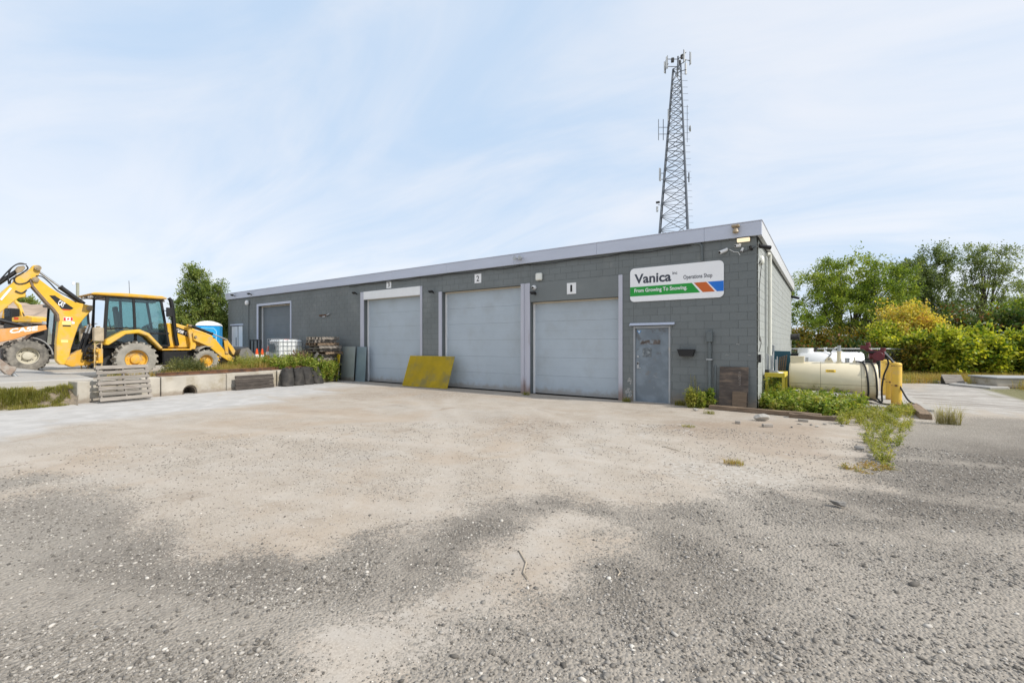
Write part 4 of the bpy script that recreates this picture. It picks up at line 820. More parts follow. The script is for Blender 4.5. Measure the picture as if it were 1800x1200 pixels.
# stabilisers
for s in (1, -1):
    x = .82 * s
    m = MB(); z0, z1 = .30, 1.30
    for q in (-1, 1): m.bar((x, -1.0 + q * .09 - .0, z0), (x, -1.0 + q * .09, z1), .035, .04)
    for k in range(6):
        za, zb_ = z0 + .05 + k * .16, z0 + .05 + (k + 1) * .16; q = 1 if k % 2 else -1; m.bar((x, -1.0 - .09 * q, za), (x, -1.0 + .09 * q, zb_), .02, .03)
    m.build('stabiliser_leg', mk('dusty cream', (.50, .38, .20), .7, var=.15), bh)
    m = MB(); m.box((x - .12, -1.13, 1.30), (x + .12, -.87, 1.78)); m.box((x - .07, -1.06, 1.78), (x + .07, -.94, 1.83)); m.build('stabiliser_pad', mk('dusty tan', (.40, .34, .25), .85, var=.2, vs=8), bh, bevel=.03)
for p, q in (((.2, -1.25, .95), (.22, -1.05, 1.85)), ((-.1, -1.3, .9), (-.12, -1.05, 1.9))): hyd(bm_, p, q, .06, .7)
for i in range(7):
    R = random.Random(i); x = -.3 + i * .12; hose(bh, [(x, -1.0, .9 + R.uniform(0, .1)), (x + .05, -1.25, .75 + R.uniform(-.1, .1)), (x + .1, -1.2, 1.1), (x + .02, -.95, 1.25 + R.uniform(0, .2))], .02)
m = MB(); m.box((.55, -.93, 1.35), (.68, -.85, 1.62)); m.build('tail_lamp', mk('lamp red', (.35, .01, .01), .3), bh, bevel=.01)

# ------------------------------------------------------------------ orange wheel loader (faces away from the workshop)
CX, CY, CZ = -28.7, -8.2, .36
wl = thing('wheel_loader', 'orange wheel loader with white lettered arm behind the backhoe boom', 'wheel loader', (CX, CY, CZ), PI)
def Lc(px, py, wx): y, z = PX(px, py, wx); return (-(y - CY), z - CZ)
M_rimc = mk('cream rim', (.50, .47, .38), .55, var=.12, vs=5, dirt=(.2, .18, .15), da=.35, ds=5)
for s in (1, -1):
    wheel(wl, (.95 * s, 0, .73), .73, .50, .36, s, M_rub, M_rimc, 16, hubcol=M_dark, deep=.9); wheel(wl, (.95 * s, -2.75, .73), .73, .50, .36, s, M_rub, M_rimc, 16, hubcol=M_dark, deep=.9)
    x = .95 * s
    m = MB(); o = [(.80 * math.cos(t), .73 + .84 * math.sin(t)) for t in np.linspace(1.75, 3.1, 9)]; i_ = [(.74 * math.cos(t), .73 + .79 * math.sin(t)) for t in np.linspace(1.75, 3.1, 9)]
    m.prism(o + i_[::-1], x - .25, x + .26); m.build('front_fender', mk('grey fender', (.24, .24, .235), .6), wl, bevel=.01)
    m = MB(); o = [(-2.75 + .90 * math.cos(t), .73 + .90 * math.sin(t)) for t in np.linspace(.3, 2.6, 11)]; i_ = [(-2.75 + .83 * math.cos(t), .73 + .83 * math.sin(t)) for t in np.linspace(.3, 2.6, 11)]
    m.prism(o + i_[::-1], x - .25, x + .26); m.build('rear_fender', M_dark, wl, bevel=.01)
m = MB(); m.box((-.45, -.7, .5), (.45, .7, 1.05)); m.prism([(-.65, 1.0), (-.75, 2.0), (-.45, 2.08), (-.15, 1.6), (.3, 1.05)], -.5, .5); m.build('front_frame', M_dark, wl, bevel=.02)
m = MB(); m.box((-.5, -3.6, .55), (.5, -.8, 1.1)); m.build('rear_frame', M_dark, wl, bevel=.02)
m = MB(); m.prism([(-1.9, 1.1), (-1.9, 2.15), (-3.6, 2.05), (-4.0, 1.8), (-4.0, 1.0)], -.7, .7); m.build('engine_hood', M_org, wl, bevel=.06)
wx = -28.0; A = [Lc(0, 578, wx), Lc(40, 575, wx), Lc(80, 571, wx), Lc(82, 579, wx), Lc(50, 588, wx), Lc(22, 597, wx), Lc(0, 601, wx)]
A += [(A[-1][0] + .9, A[-1][1] - .55), (A[-1][0] + 1.1, A[-1][1] - .35), (A[0][0] + .5, A[0][1] - .12)]
for s in (-1, 1):
    m = MB(); m.prism(A, .66 * s, .78 * s); m.build('lift_arm', M_org, wl, bevel=.015)
def Lc3(px, py): q = Lc(px, py, CX + .782); return np.array((-.782, *q))
O = Lc3(16.5, 586.3); text('lettering', 'CASE', M_white, wl, O, Lc3(66, 580.5) - O, Lc3(17.5, 577.8) - O, bold=.035, depth=.002)
a = Lc(0, 563, -28.4); b = Lc(48, 574, -28.4); hyd(wl, (-.3, *b), (-.3, a[0] + .4, a[1] + .12), .075, .75); 
ab = A[-3]; m = MB(); bx, bz = A[-2][0] + .15, -.02
m.prism([(bx, bz + .95), (bx, bz + .3), (bx + .2, bz + .06), (bx + 1.1, bz + .04), (bx + 1.1, bz + .08), (bx + .25, bz + .11), (bx + .06, bz + .33), (bx + .06, bz + .93)], -1.25, 1.25); m.build('bucket', M_dark, wl, bevel=.01)
# its cab
m = MB()
for s in (1, -1):
    x = .68 * s
    for p, q in (((-.85, 1.2), (-.95, 3.0)), ((-2.15, 1.2), (-2.05, 3.0)), ((-1.55, 1.2), (-1.55, 3.0)), ((-.85, 1.2), (-2.15, 1.2)), ((-.95, 2.98), (-2.05, 2.98))): m.bar((x, *p), (x, *q), .08, .08)
for y in (-.95, -2.05): m.bar((-.68, y, 2.98), (.68, y, 2.98), .08)
m.box((-.7, -2.2, 1.0), (.7, -.8, 1.22)); cb = m.build('cab', M_black, wl, bevel=.008)
m = MB(); m.box((-.78, -2.25, 3.0), (.78, -.75, 3.13)); m.build('roof', M_dark, cb, bevel=.04)
for s in (1, -1):
    for q in ([(-.9, 1.26), (-1.5, 1.26), (-1.5, 2.93), (-.97, 2.93)], [(-1.6, 1.26), (-2.1, 1.26), (-2.02, 2.93), (-1.6, 2.93)]):
        m = MB(); m.prism(q, .68 * s - .006, .68 * s + .006); m.build('window', M_glass, cb)
for y0, y1 in ((-.85, -.95), (-2.14, -2.05)):
    m = MB(); m.add([(-.63, y0, 1.26), (.63, y0, 1.26), (.63, y1, 2.94), (-.63, y1, 2.94)], [(0, 1, 2, 3)]); m.build('window', M_glass, cb)
m = MB(); m.box((-.25, -1.8, 1.22), (.25, -1.35, 1.7)); m.box((-.25, -1.9, 1.6), (.25, -1.75, 2.4)); m.build('seat', M_black, cb, bevel=.03)
m = MB(); m.cyl((-.55, -.62, 2.05), (-.55, -.62, 2.2), .015); m.obox((-.55, -.6, 2.22), (.22, .12, .14)); m.build('head_lamp', M_steel, wl, bevel=.01)

# ------------------------------------------------------------------ excavator on the far mound
ex_d = 46.; exx, exy = AT(46, ex_d); exz = ZAT(579, ex_d)
ex = thing('excavator', 'small yellow tracked excavator working on the dirt mound', 'excavator', (exx, exy, exz - .05), math.atan2(.57, .8217))
for s in (-1, 1):
    m = MB(); o = [(1.15 * math.cos(t) + (.55 if math.cos(t) > 0 else -.55) * 0, 0) for t in (0,)]
    pr = [(.9 + .32 * math.cos(t), .34 + .32 * math.sin(t)) for t in np.linspace(-PI / 2, PI / 2, 8)] + [(-.9 - .32 * math.cos(t), .34 - .32 * math.sin(t)) for t in np.linspace(-PI / 2, PI / 2, 8)]
    m.prism(pr, s * .75 - .25, s * .75 + .25, 'y'); m.build('track', M_dark, ex, bevel=.02)
m = MB(); m.prism([(-.9, .75), (1.45, .75), (1.5, 1.25), (.9, 1.4), (-.9, 1.2)], -.8, .8, 'y'); m.build('body', M_yel, ex, bevel=.05)
m = MB(); m.box((-1.35, -.85, .75), (-.55, -.05, 2.15)); m.build('cab', M_black, ex, bevel=.06); m = MB(); m.box((-1.25, -.86, 1.3), (-.7, -.852, 2.0)); m.build('window', M_glass, ex)
m = MB(); m.prism([(-.6, 1.2), (-.35, 1.25), (-.75, 2.55), (-1.35, 3.15), (-2.1, 2.95), (-2.1, 2.72), (-1.4, 2.88), (-.95, 2.4)], .0, .28, 'y'); m.build('boom', M_yel, ex, bevel=.02)
m = MB(); m.prism([(-1.95, 3.05), (-2.2, 2.95), (-2.6, 1.2), (-2.4, 1.15)], .05, .25, 'y'); m.build('stick', M_yeld, ex, bevel=.02); m = MB(); m.prism([(-2.7, 1.2), (-2.35, 1.2), (-2.2, .8), (-2.45, .5), (-2.8, .65)], -.2, .5, 'y'); m.build('bucket', M_dark, ex)
hyd(ex, (-.2, .14, 1.2), (-1.0, .14, 2.5), .06)
m = MB(); m.box((-.35, -.81, 1.0), (.1, -.805, 1.25)); m.build('decal', mk('decal red', (0, 0, 0)), ex)
# ------------------------------------------------------------------ pallets and leaning sheets
def pallet(t, mat, L=1.2, Wd=1.0, n=7, R=random):
    """deck boards run along x; stringers along y; lies flat, foot at z=0"""
    for x in (-L / 2 + .05, 0, L / 2 - .05):
        m = MB(); m.box((x - .02, -Wd / 2, .018), (x + .02, Wd / 2, .105)); m.build('stringer', mat, t, bevel=.003)
    for i in range(n):
        y = -Wd / 2 + .05 + i * (Wd - .1) / (n - 1); m = MB(); w = R.uniform(.038, .05); m.box((-L / 2, y - w, .106), (L / 2, y + w, .124)); m.build('slat', mat, t, bevel=.002)
    for y in (-Wd / 2 + .05, 0, Wd / 2 - .05):
        m = MB(); m.box((-L / 2, y - .045, 0), (L / 2, y + .045, .017)); m.build('slat', mat, t, bevel=.002)
t = thing('pallet', 'weathered grey pallet leaning upright against the concrete blocks', 'pallet', (-14.86, -8.12, .035)); pallet(t, M_wood, 1.2, 1.0, 7)
t.rotation_euler = Euler((math.radians(72), 0, PI / 2 + .10)); t.location = (-14.97, -8.18, .50)
RP = random.Random(11); zc = .66
labels = ['weathered pallet at the bottom of the tall stack', 'weathered pallet second from the bottom of the tall stack', 'weathered pallet third up in the tall stack', 'weathered pallet fourth up in the tall stack', 'weathered pallet fifth up in the tall stack', 'weathered pallet sixth up in the tall stack', 'weathered pallet seventh up in the tall stack', 'weathered pallet eighth up in the tall stack', 'bleached pallet topmost on the tall stack', 'bleached loose pallet crowning the tall stack']
for i in range(10):
    t = thing('pallet', labels[i], 'pallet', (-16.83 + RP.uniform(-.16, .16) + (.10 if i in (5, 6) else 0), -.84 + RP.uniform(-.05, .05), zc), RP.uniform(-.22, .22), 'pallets in the tall stack')
    pallet(t, M_wood if i % 3 != 1 else M_woodb, 1.2 if i < 8 else 1.0, .95, 6, RP); zc += .1265
t = thing('loose_board', 'bleached board leaning slantwise on the pallet stack', 'board', (-16.55, -1.55, .68)); m = MB(); m.obox((.12, .08, .28), (.14, .03, .68), (-.2, .55, 0)); m.build('board', M_wood, t, bevel=.003)
def sheet(name, label, cat, lo, hi, z, y0, y1, mat, th=.012, bevel=.002, parent=None):
    t = thing(name, label, cat, (lo, y0, 0)); a = math.atan2(y1 - y0, z); m = MB(); H = math.hypot(z, y1 - y0)
    m.prism([(0, 0), (-th * math.cos(a), th * math.sin(a)), (-th * math.cos(a) + H * math.sin(a), H * math.cos(a) + th * math.sin(a)), (H * math.sin(a), H * math.cos(a))], 0, hi - lo)
    m.build('panel', mat, t, bevel=bevel); return t
M_zinc = mk('dull zinc sheet', (.37, .42, .41), .42, metal=.35, var=.15, vs=1.5, dirt=(.42, .39, .32), da=.36, ds=1.6, low=(SOIL, .2, 0.)); M_zincb = mk('blue grey sheet', (.25, .33, .37), .4, metal=.35, var=.12, vs=1.2, dirt=(.28, .31, .32), da=.3, ds=2.)
sheet('metal_sheet', 'pale zinc sheet leaning at the wall, stained near its foot', 'metal sheet', -16.32, -15.40, 1.50, -.26, -.16, M_zinc); sheet('metal_sheet', 'blue grey metal sheet leaning at the wall beside garage door three', 'metal sheet', -15.41, -14.76, 1.49, -.17, -.07, M_zincb)
t = sheet('plywood_sheet', 'dark stained plywood sheet leaning by the building corner', 'plywood', -.82, -.17, 1.04, -.18, -.03, M_ply)
text('stencil', 'V12RMW', mk('faded stencil', (.26, .24, .22), .8), t, (.44, -.001, .94), (0, .05, -.36), (.055, 0, 0), depth=-.014)
sheet('plywood_offcut', 'small brown plywood offcut leaning on the dark sheet', 'plywood', -.50, -.19, .44, -.30, -.22, M_woodb)
# dark board hung over the face of a block
t = thing('timber_panel', 'dark weathered timber panel leaning on the third concrete block', 'panel', (-15.47, -5.05, 0.0), math.atan2(.9, 8.7))
for k in range(4):
    m = MB(); m.obox((.075 - k * .017, .72, .07 + k * .125), (.03, 1.42 - .03 * (k % 2), .118), (0, -.13, 0)); m.build('plank', mk('charred plank', (.055, .046, .040), .85, var=.4, vs=4, bump=.6, bs=24, stretch=(6, 1, 6), orand=.2), t, bevel=.006)
# yellow fibreglass gratings
M_grate = mk('grating yellow', (.60, .44, .02), .6, var=.15, vs=2, dirt=(.40, .33, .11), da=.42, ds=1.5)
def grating(t, L, H, nr, nc, th=.038):
    for i in range(nr):
        z = i * H / (nr - 1); m = MB(); m.box((0, -th, z), (L, 0, z + .012)); m.build('bar', M_grate, t)
    for j in range(nc):
        x = j * (L - .012) / (nc - 1); m = MB(); m.box((x, -th * .9, -.001), (x + .010, -.003, H + .013)); m.build('cross_bar', M_grate, t)
t = thing('floor_grating', 'large yellow fibreglass grating leaning on the pier between garage doors', 'grating', (-12.02, -.50, .005)); grating(t, 2.28, 1.20, 31, 58); t.rotation_euler = (-math.radians(20), 0, .02)
t = thing('floor_grating', 'yellow grating standing edge on beside the zinc sheet', 'grating', (-15.98, -.72, .005)); grating(t, .75, 1.15, 24, 16); t.rotation_euler = (math.radians(6), math.radians(-5), math.radians(159))
# rusty rails on the wall top
for k, (y0, y1, dx, l) in enumerate(((1.9, 5.1, -.16, 'rusty steel rail lying on the front edge of the block wall'), (3.6, 8.2, -.42, 'rusty steel rail lying behind the first along the block wall'))):
    t = thing('steel_rail', l, 'rail', (-15.2, -9.1, .612), math.atan2(.9, 8.7), 'rusty rails on the block wall'); m = MB(); m.prism([(-.06, 0), (.06, 0), (.06, .015), (.012, .02), (.012, .075), (.032, .08), (.032, .105), (-.032, .105), (-.032, .08), (-.012, .075), (-.012, .02), (-.06, .015)], y0, y1, 'y')
    m.v = [(x + dx, y, z) for x, y, z in m.v]; m.build('beam', M_rust, t)
# woven sacks in front of the wall
M_sack = mk('woven black sack', (.036, .034, .032), .8, var=.3, vs=7, bump=.9, bs=110, dirt=(.085, .076, .066), da=.42, ds=2.5, orand=.15)
sk = ['first', 'second', 'third', 'fourth']
for i in range(4):
    y = -3.10 + i * .44; x = wall_x(y) + .27 + (.03 if i % 2 else 0); RS = np.random.default_rng(40 + i)
    nz, na = 14, 22; V = []
    for a in range(nz):
        q = a / (nz - 1); h = .66 * q; rx, ry = .20 * (1 - .30 * q ** 3), .23 * (1 - .22 * q ** 3) * (1 if q > .06 else .86)
        for b in range(na):
            th = 2 * PI * b / na; f = 1 + .10 * math.sin(3 * th + i + q * 3) * q + .03 * math.sin(11 * th + 7 * q + i); f *= 1 + .05 * RS.standard_normal() * (.3 + q * .4)
            sx = abs(math.cos(th)) ** .75 * math.copysign(1, math.cos(th)); sy = abs(math.sin(th)) ** .75 * math.copysign(1, math.sin(th))
            V.append((rx * sx * f - .10 * q, ry * sy * f - .06 * q * (i - 1), h + (.045 * math.sin(5 * th + i * 2) if a == nz - 1 else 0)))
    F = [(a * na + b, a * na + (b + 1) % na, (a + 1) * na + (b + 1) % na, (a + 1) * na + b) for a in range(nz - 1) for b in range(na)] + [tuple(range(na - 1, -1, -1)), tuple(range((nz - 1) * na, nz * na))]
    m = MB(); m.add(V, F); o = m.build('filled_sack', M_sack, None, smooth=True, loc=(x, y, .0), ang=70); o.rotation_euler.z = .1; tag(o, f'bulging black woven sack, {sk[i]} from the timber panel', 'sack', 'sacks along the block wall')
# cage tank
ib = thing('cage_tank', 'white plastic liquid tank in a steel cage before the dark door', 'tank', (-19.62, -.93, .67))
m = MB(); m.box((-.46, -.56, .15), (.46, .56, 1.14)); m.build('bottle', mk('milky plastic', (.74, .77, .78), .4, var=.05), ib, bevel=.07, smooth=True)
m = MB(); m.cyl((0, 0, 1.14), (0, 0, 1.18), .12); m.build('cap', mk('cap red', (.45, .05, .04), .5), ib)
def cage_bar(pts, r=.011): m = MB(); m.tube(pts, r, 6); m.build('cage_bar', M_steel, ib, smooth=True)
for z in (.20, .42, .64, .86, 1.05, 1.17): cage_bar([(-.5, -.6, z), (.5, -.6, z), (.5, .6, z), (-.5, .6, z), (-.5, -.6, z)])
for k in range(6): x = -.5 + k * .2; cage_bar([(x, -.612, .14), (x, -.612, 1.18)]); cage_bar([(x, .612, .14), (x, .612, 1.18)])
for k in range(1, 7): y = -.6 + k * .2; cage_bar([(.512, y, .14), (.512, y, 1.18)]); cage_bar([(-.512, y, .14), (-.512, y, 1.18)])
for x in (-.2, .2): cage_bar([(x, -.6, 1.185), (x, .6, 1.185)])
m = MB(); m.box((-.38, -.625, .58), (.12, -.615, .96)); m.build('label_plate', mk('slate label', (.12, .16, .19), .5), ib)
for x in (-.42, 0, .42):
    m = MB(); m.box((x - .06, -.58, .02), (x + .06, .58, .13)); m.build('pallet_runner', M_woodb, ib, bevel=.005)
m = MB(); m.box((-.5, -.6, .131), (.5, .6, .148)); m.build('pallet_deck', M_wood, ib)
# traffic cones
M_cone = mk('cone orange', (.78, .085, .012), .5, var=.06, dirt=(.45, .16, .08), da=.3, ds=5)
def cone(loc, label, tilt=0):
    t = thing('traffic_cone', label, 'cone', loc, 0, 'cones at the dark garage door'); t.rotation_euler = (0, tilt, .3)
    m = MB(); m.box((-.18, -.18, 0), (.18, .18, .035)); m.build('base', M_cone, t, bevel=.01)
    m = MB(); m.lathe([(.14, .035), (.105, .26)], 18); m.lathe([(.078, .42), (.03, .71), (.02, .715)], 18); m.build('cone_body', M_cone, t, smooth=True)
    m = MB(); m.lathe([(.1055, .26), (.0785, .42)], 18); m.build('reflective_band', M_white, t, smooth=True)
x, _ = PY(461, 625, -1.2); cone((x, -1.2, .67), 'orange cone standing forward of the other two')
x, _ = PY(451.5, 625, -.9); cone((x, -.9, .67), 'orange cone half hidden beside the bucket'); x, _ = PY(469.5, 620, -.5); cone((x, -.45, .80), 'orange cone set on a black block by the cage tank')
t = thing('rubber_block', 'black rubber block under the rearmost cone', 'block', (x, -.45, .655)); m = MB(); m.box((-.26, -.22, 0), (.26, .22, .142)); m.build('body', M_black, t, bevel=.02)
m = MB(); m.prism([(-.45, -.12), (.3, -.2), (.5, .05), (.2, .2), (-.35, .16)], 0, .05, 'z'); x, _ = PY(467, 635, -1.9); o = m.build('plastic_lid', mk('bright green plastic', (.10, .62, .14), .4), None, bevel=.015, loc=(x, -1.75, .70)); tag(o, 'bright green plastic lid lying in the dry grass', 'lid')
# tangle of rusty scrap
rs = np.random.default_rng(5); m = MB()
for k in range(420):
    p = np.clip(rs.normal(0, 1, 3), -1.7, 1.7) * (.24, .22, .15) + (0, 0, .24); p[2] = max(p[2], .03); q = p + rs.normal(0, .10, 3); q[2] = max(q[2], .03); mid = (p + q) / 2 + rs.normal(0, .06, 3); m.tube([p, mid, q], float(rs.uniform(.008, .028)), 5)
x, _ = PY(530, 628, -1.6); o = m.build('scrap_tangle', mk('scrap rust', (.11, .06, .04), .9, var=.5, vs=12), None, loc=(x, -1.6, .66)); tag(o, 'tangled heap of rusty brown scrap between cage tank and pallets', 'scrap heap')
# portable toilet
px_, py_ = AT(368, 25.0); pt = thing('portable_toilet', 'bright blue portable toilet with white domed roof beside the tree', 'toilet', (px_, py_, .6), math.atan2(.57, .8217) + .45)
M_tb = mk('toilet blue', (.01, .28, .62), .45, var=.04); m = MB(); m.box((-.55, -.55, .1), (.55, .55, 2.02)); m.build('cabin', M_tb, pt, bevel=.03)
m = MB(); o = [(.56 * math.cos(t), 2.0 + .27 * math.sin(t)) for t in np.linspace(0, PI, 15)]; m.prism(o, -.57, .57, 'y'); m.build('roof', M_white, pt, smooth=True, bevel=.02)
m = MB(); m.prism([(-.44, .2), (.44, .2), (.44, 1.75), (.30, 1.93), (-.30, 1.93), (-.44, 1.75)], -.585, -.551, 'y'); dr = m.build('door', mk('toilet door blue', (.015, .36, .72), .45), pt, bevel=.012)
ol = [(-.40, -.588, .26), (-.40, -.588, 1.70), (-.28, -.588, 1.86), (.28, -.588, 1.86), (.40, -.588, 1.70), (.40, -.588, .26)]; m = MB(); m.tube(ol, .02, 6); m.build('door_moulding', mk('pale blue plastic', (.30, .60, .80), .5), dr, smooth=True); m = MB(); m.box((-.6, -.6, 0), (.6, .6, .1)); m.build('skid', M_dark, pt)
t = thing('fork_frame', 'black steel fork attachment standing by the dark garage door', 'attachment', (PY(449, 620, -.6)[0], -.6, .66))
m = MB()
for z in (.15, .55, 1.15): m.bar((-.55, 0, z), (.55, 0, z), .06)
for x in (-.55, -.2, .2, .55): m.bar((x, 0, .05), (x, 0, 1.2), .06)
m.build('frame', M_dark, t, bevel=.006)
for x in (-.3, .3): m = MB(); m.bar((x, -.05, .05), (x, -1.1, .03), .1, .04); m.build('tine', M_dark, t)

# ------------------------------------------------------------------ fuel tanks and what stands round them
TZ = .61; TA, TB, TYc = .52, 2.50, 2.86
tk = thing('fuel_tank', 'cream cylindrical diesel tank lying along the pale side wall', 'tank', (TA, TYc, .06)); TL = TB - TA; r = .50
zc_ = TZ - .06
m = MB(); m.lathe([(.02, .0), (r * .6, .0), (r - .05, .006), (r - .015, .02), (r, .05), (r, TL - .05), (r - .015, TL - .02), (r - .05, TL - .006), (r * .6, TL), (.02, TL)], 56, (0, 0, zc_), 'x'); sh = m.build('shell', M_ytank, tk, smooth=True, ang=50)
for x in (.32, TL - .32):
    m = MB(); m.prism([(-.42, 0), (.42, 0), (.40, .12), (.30, .155), (0, .045), (-.30, .155), (-.40, .12)], x - .06, x + .06); m.build('saddle', M_ytank, tk, bevel=.008)
m = MB(); m.lathe([(r + .0022, TL - .36), (r + .0022, TL - .352)], 56, (0, 0, zc_), 'x'); m.lathe([(r + .0022, .74), (r + .0022, .748)], 56, (0, 0, zc_), 'x'); th0 = -.18
m.box((.03, -(r + .003) * math.cos(.16), zc_ - r * .16 - .004), (TL - .03, -(r - .02) * math.cos(.16), zc_ - r * .16 + .003)); m.build('weld_seam', mk('weld seam', (.24, .20, .13), .7), sh)
top = zc_ + r
m = MB(); m.box((.03, -.17, top - .06), (.36, .17, top + .13)); m.box((.02, -.18, top + .13), (.37, .18, top + .15)); m.build('manway_box', M_ytank, tk, bevel=.006)
m = MB(); m.box((.39, -.05, top - .03), (.46, .05, top + .12)); m.build('gauge_box', M_steel, tk, bevel=.005)
x = .93; arc = [(x + .06 * math.cos(t), top + .085 + .05 * math.sin(t)) for t in np.linspace(.3, PI - .3, 7)]; m = MB(); m.prism([(x - .12, top - .03), (x + .12, top - .03)] + arc, -.012, .012, 'y'); m.build('lifting_lug', M_ytank, tk)
m = MB(); m.cyl((x, -.013, top + .08), (x, .013, top + .08), .024, n=12); m.build('lug_eye', M_slab, tk)
x = 1.16; m = MB(); m.cyl((x, -.08, top - .04), (x, -.08, top + .02), .075, n=18); m.cyl((x, -.08, top - .03), (x, -.08, top + .28), .048, n=16); m.cyl((x, -.08, top + .26), (x, -.08, top + .30), .055, n=16); m.build('fill_pipe', M_ytank, tk, smooth=True)
m = MB(); m.cyl((x, -.08, top + .30), (x, -.08, top + .46), .042, n=14); m.build('fill_cap', M_steel, tk, smooth=True)
m = MB(); m.cyl((1.34, 0, top - .03), (1.34, 0, top + .10), .048, n=14); m.cyl((1.34, 0, top + .08), (1.34, 0, top + .115), .055, n=14); m.build('vent_cap', M_steel, tk, smooth=True)
m = MB(); m.lathe([(.045, top - .03), (.04, top + .04), (.015, top + .06), (.013, top + .14)], 12, (1.50, 0, 0)); m.build('level_gauge', M_ytank, tk, smooth=True)
# transfer pump
m = MB(); m.cyl((1.92, 0, top - .03), (1.92, 0, top + .1), .035); m.build('pump_riser', M_maroon, tk, smooth=True)
m = MB(); m.cyl((1.80, -.02, top + .18), (2.12, -.02, top + .18), .095, n=18); m.cyl((1.98, .1, top + .18), (1.98, -.16, top + .18), .12, n=18); m.box((1.80, -.08, top + .24), (2.1, .06, top + .33)); m.cyl((1.85, 0, top + .3), (1.72, 0, top + .40), .055); m.box((1.62, -.06, top + .36), (1.80, .06, top + .46)); m.cyl((1.80, 0, top + .42), (1.78, 0, top + .54), .05); m.cyl((2.08, -.02, top + .28), (2.10, -.02, top + .40), .06); m.cyl((2.04, 0, top + .06), (2.04, 0, top + .14), .06); m.build('pump', M_maroon, tk, smooth=True, bevel=.006)
m = MB(); m.box((1.78, -.14, top + .26), (2.0, -.085, top + .31)); m.build('pump_plate', M_black, tk)
m = MB(); m.bar((2.12, -.05, top + .30), (2.32, -.06, top + .02), .03); m.build('nozzle', M_steel, tk)
ys_ = lambda th, q=.03: (-(r + q) * math.cos(th), zc_ + (r + q) * math.sin(th))
for dx, x0 in ((0, 1.60), (.05, 1.74)):
    P = [(x0 - .08, 0, top + .03)] + [(x0 + .05 + .13 * (1 - math.exp(-k / 3)) + dx * .7, *ys_(PI / 2 - .25 - k * .27)) for k in range(9)] + [(1.98 + dx, -.44, .06)]
    hose(tk, P, .021)
hose(tk, [(1.98, -.44, .06), (2.1, -.50, .03), (2.4, -.56, .022), (2.55, -.50, .022)], .02); hose(tk, [(2.12, -.06, top + .24), (2.28, -.10, top + .02), (2.34, -.15, top - .35), (2.42, -.22, .45), (2.55, -.36, .15), (2.66, -.46, .05), (2.55, -.50, .022)], .021); hose(tk, [(2.12, .0, top + .26), (2.2, -.03, top - .0), (2.11, -.08, top - .3), (2.06, -.12, .4), (2.06, -.2, .05)], .021); hose(tk, [(1.92, .0, top + .12), (1.75, -.05, top + .1), (1.66, -.04, top + .02)], .01)
m = MB(); tl = .62
V = [(x_, -(r + .003) * math.cos(t), zc_ + (r + .003) * math.sin(t)) for t in np.linspace(.50, .66, 5) for x_ in (.86, 1.08)]
m.add(V, [(2 * k, 2 * k + 1, 2 * k + 3, 2 * k + 2) for k in range(4)]); lb = m.build('diesel_label', mk('label yellow', (.82, .55, .05), .5), tk)
p0 = np.array((.885, -(r + .006) * math.cos(.535), zc_ + (r + .006) * math.sin(.535))); p1 = np.array((.885, -(r + .006) * math.cos(.625), zc_ + (r + .006) * math.sin(.625)))
text('lettering', 'DIESEL', M_black, lb, p0, (.17, 0, 0), p1 - p0, bold=.02, depth=.002)
# white tank behind
wt = thing('fuel_tank', 'larger white cylindrical tank behind the cream diesel tank', 'tank', (.62, 5.15, .06)); r2, L2, zc2 = .60, 1.75, .70
m = MB(); m.lathe([(.02, 0), (r2 * .6, .01), (r2 - .06, .03), (r2, .09), (r2, L2 - .09), (r2 - .06, L2 - .03), (r2 * .6, L2 - .01), (.02, L2)], 48, (0, 0, zc2), 'x'); m.build('shell', M_white, wt, smooth=True, ang=50)
for x in (.35, L2 - .35): m = MB(); m.prism([(-.5, 0), (.5, 0), (.48, .2), (.35, .25), (0, .095), (-.35, .25), (-.48, .2)], x - .06, x + .06); m.build('saddle', M_white, wt)
tp = zc2 + r2; m = MB(); m.cyl((.22, 0, tp - .05), (.22, 0, tp + .12), .22, n=24); m.build('manway', M_white, wt, smooth=True)
for x in (.50, .75): m = MB(); m.cyl((x, 0, tp - .02), (x, 0, tp + .10), .035); m.cyl((x, 0, tp + .10), (x, 0, tp + .14), .05); m.build('valve', M_dark if x < .6 else M_white, wt, smooth=True)
m = MB(); arc = [(1.05 + .09 * math.cos(t), tp + .07 + .09 * math.sin(t)) for t in np.linspace(.2, PI - .2, 7)]; m.prism([(.88, tp - .02), (1.22, tp - .02)] + arc, -.015, .015, 'y'); m.build('lifting_lug', M_white, wt); m = MB(); m.cyl((1.05, -.017, tp + .08), (1.05, .017, tp + .08), .035, n=12); m.build('lug_eye', M_dark, wt)
hose(wt, [(.75, -.05, tp + .08), (.8, -.15, tp + .05), (.9, -.3, tp - .05), (.75, -.5, zc2 + .35)], .014); hose(wt, [(.75, 0, tp + .1), (1.2, -.05, tp + .06), (1.5, -.1, tp + .05), (1.7, -.2, tp - .1)], .012)
t = thing('water_tub', 'black plastic tub beyond the white tank by the side wall', 'tub', (.48, 6.6, 0.06)); m = MB(); m.lathe([(.36, 0), (.42, 1.15), (.44, 1.15), (.44, 1.2), (.40, 1.2), (.34, .05)], 24); m.build('body', M_black, t, smooth=True)
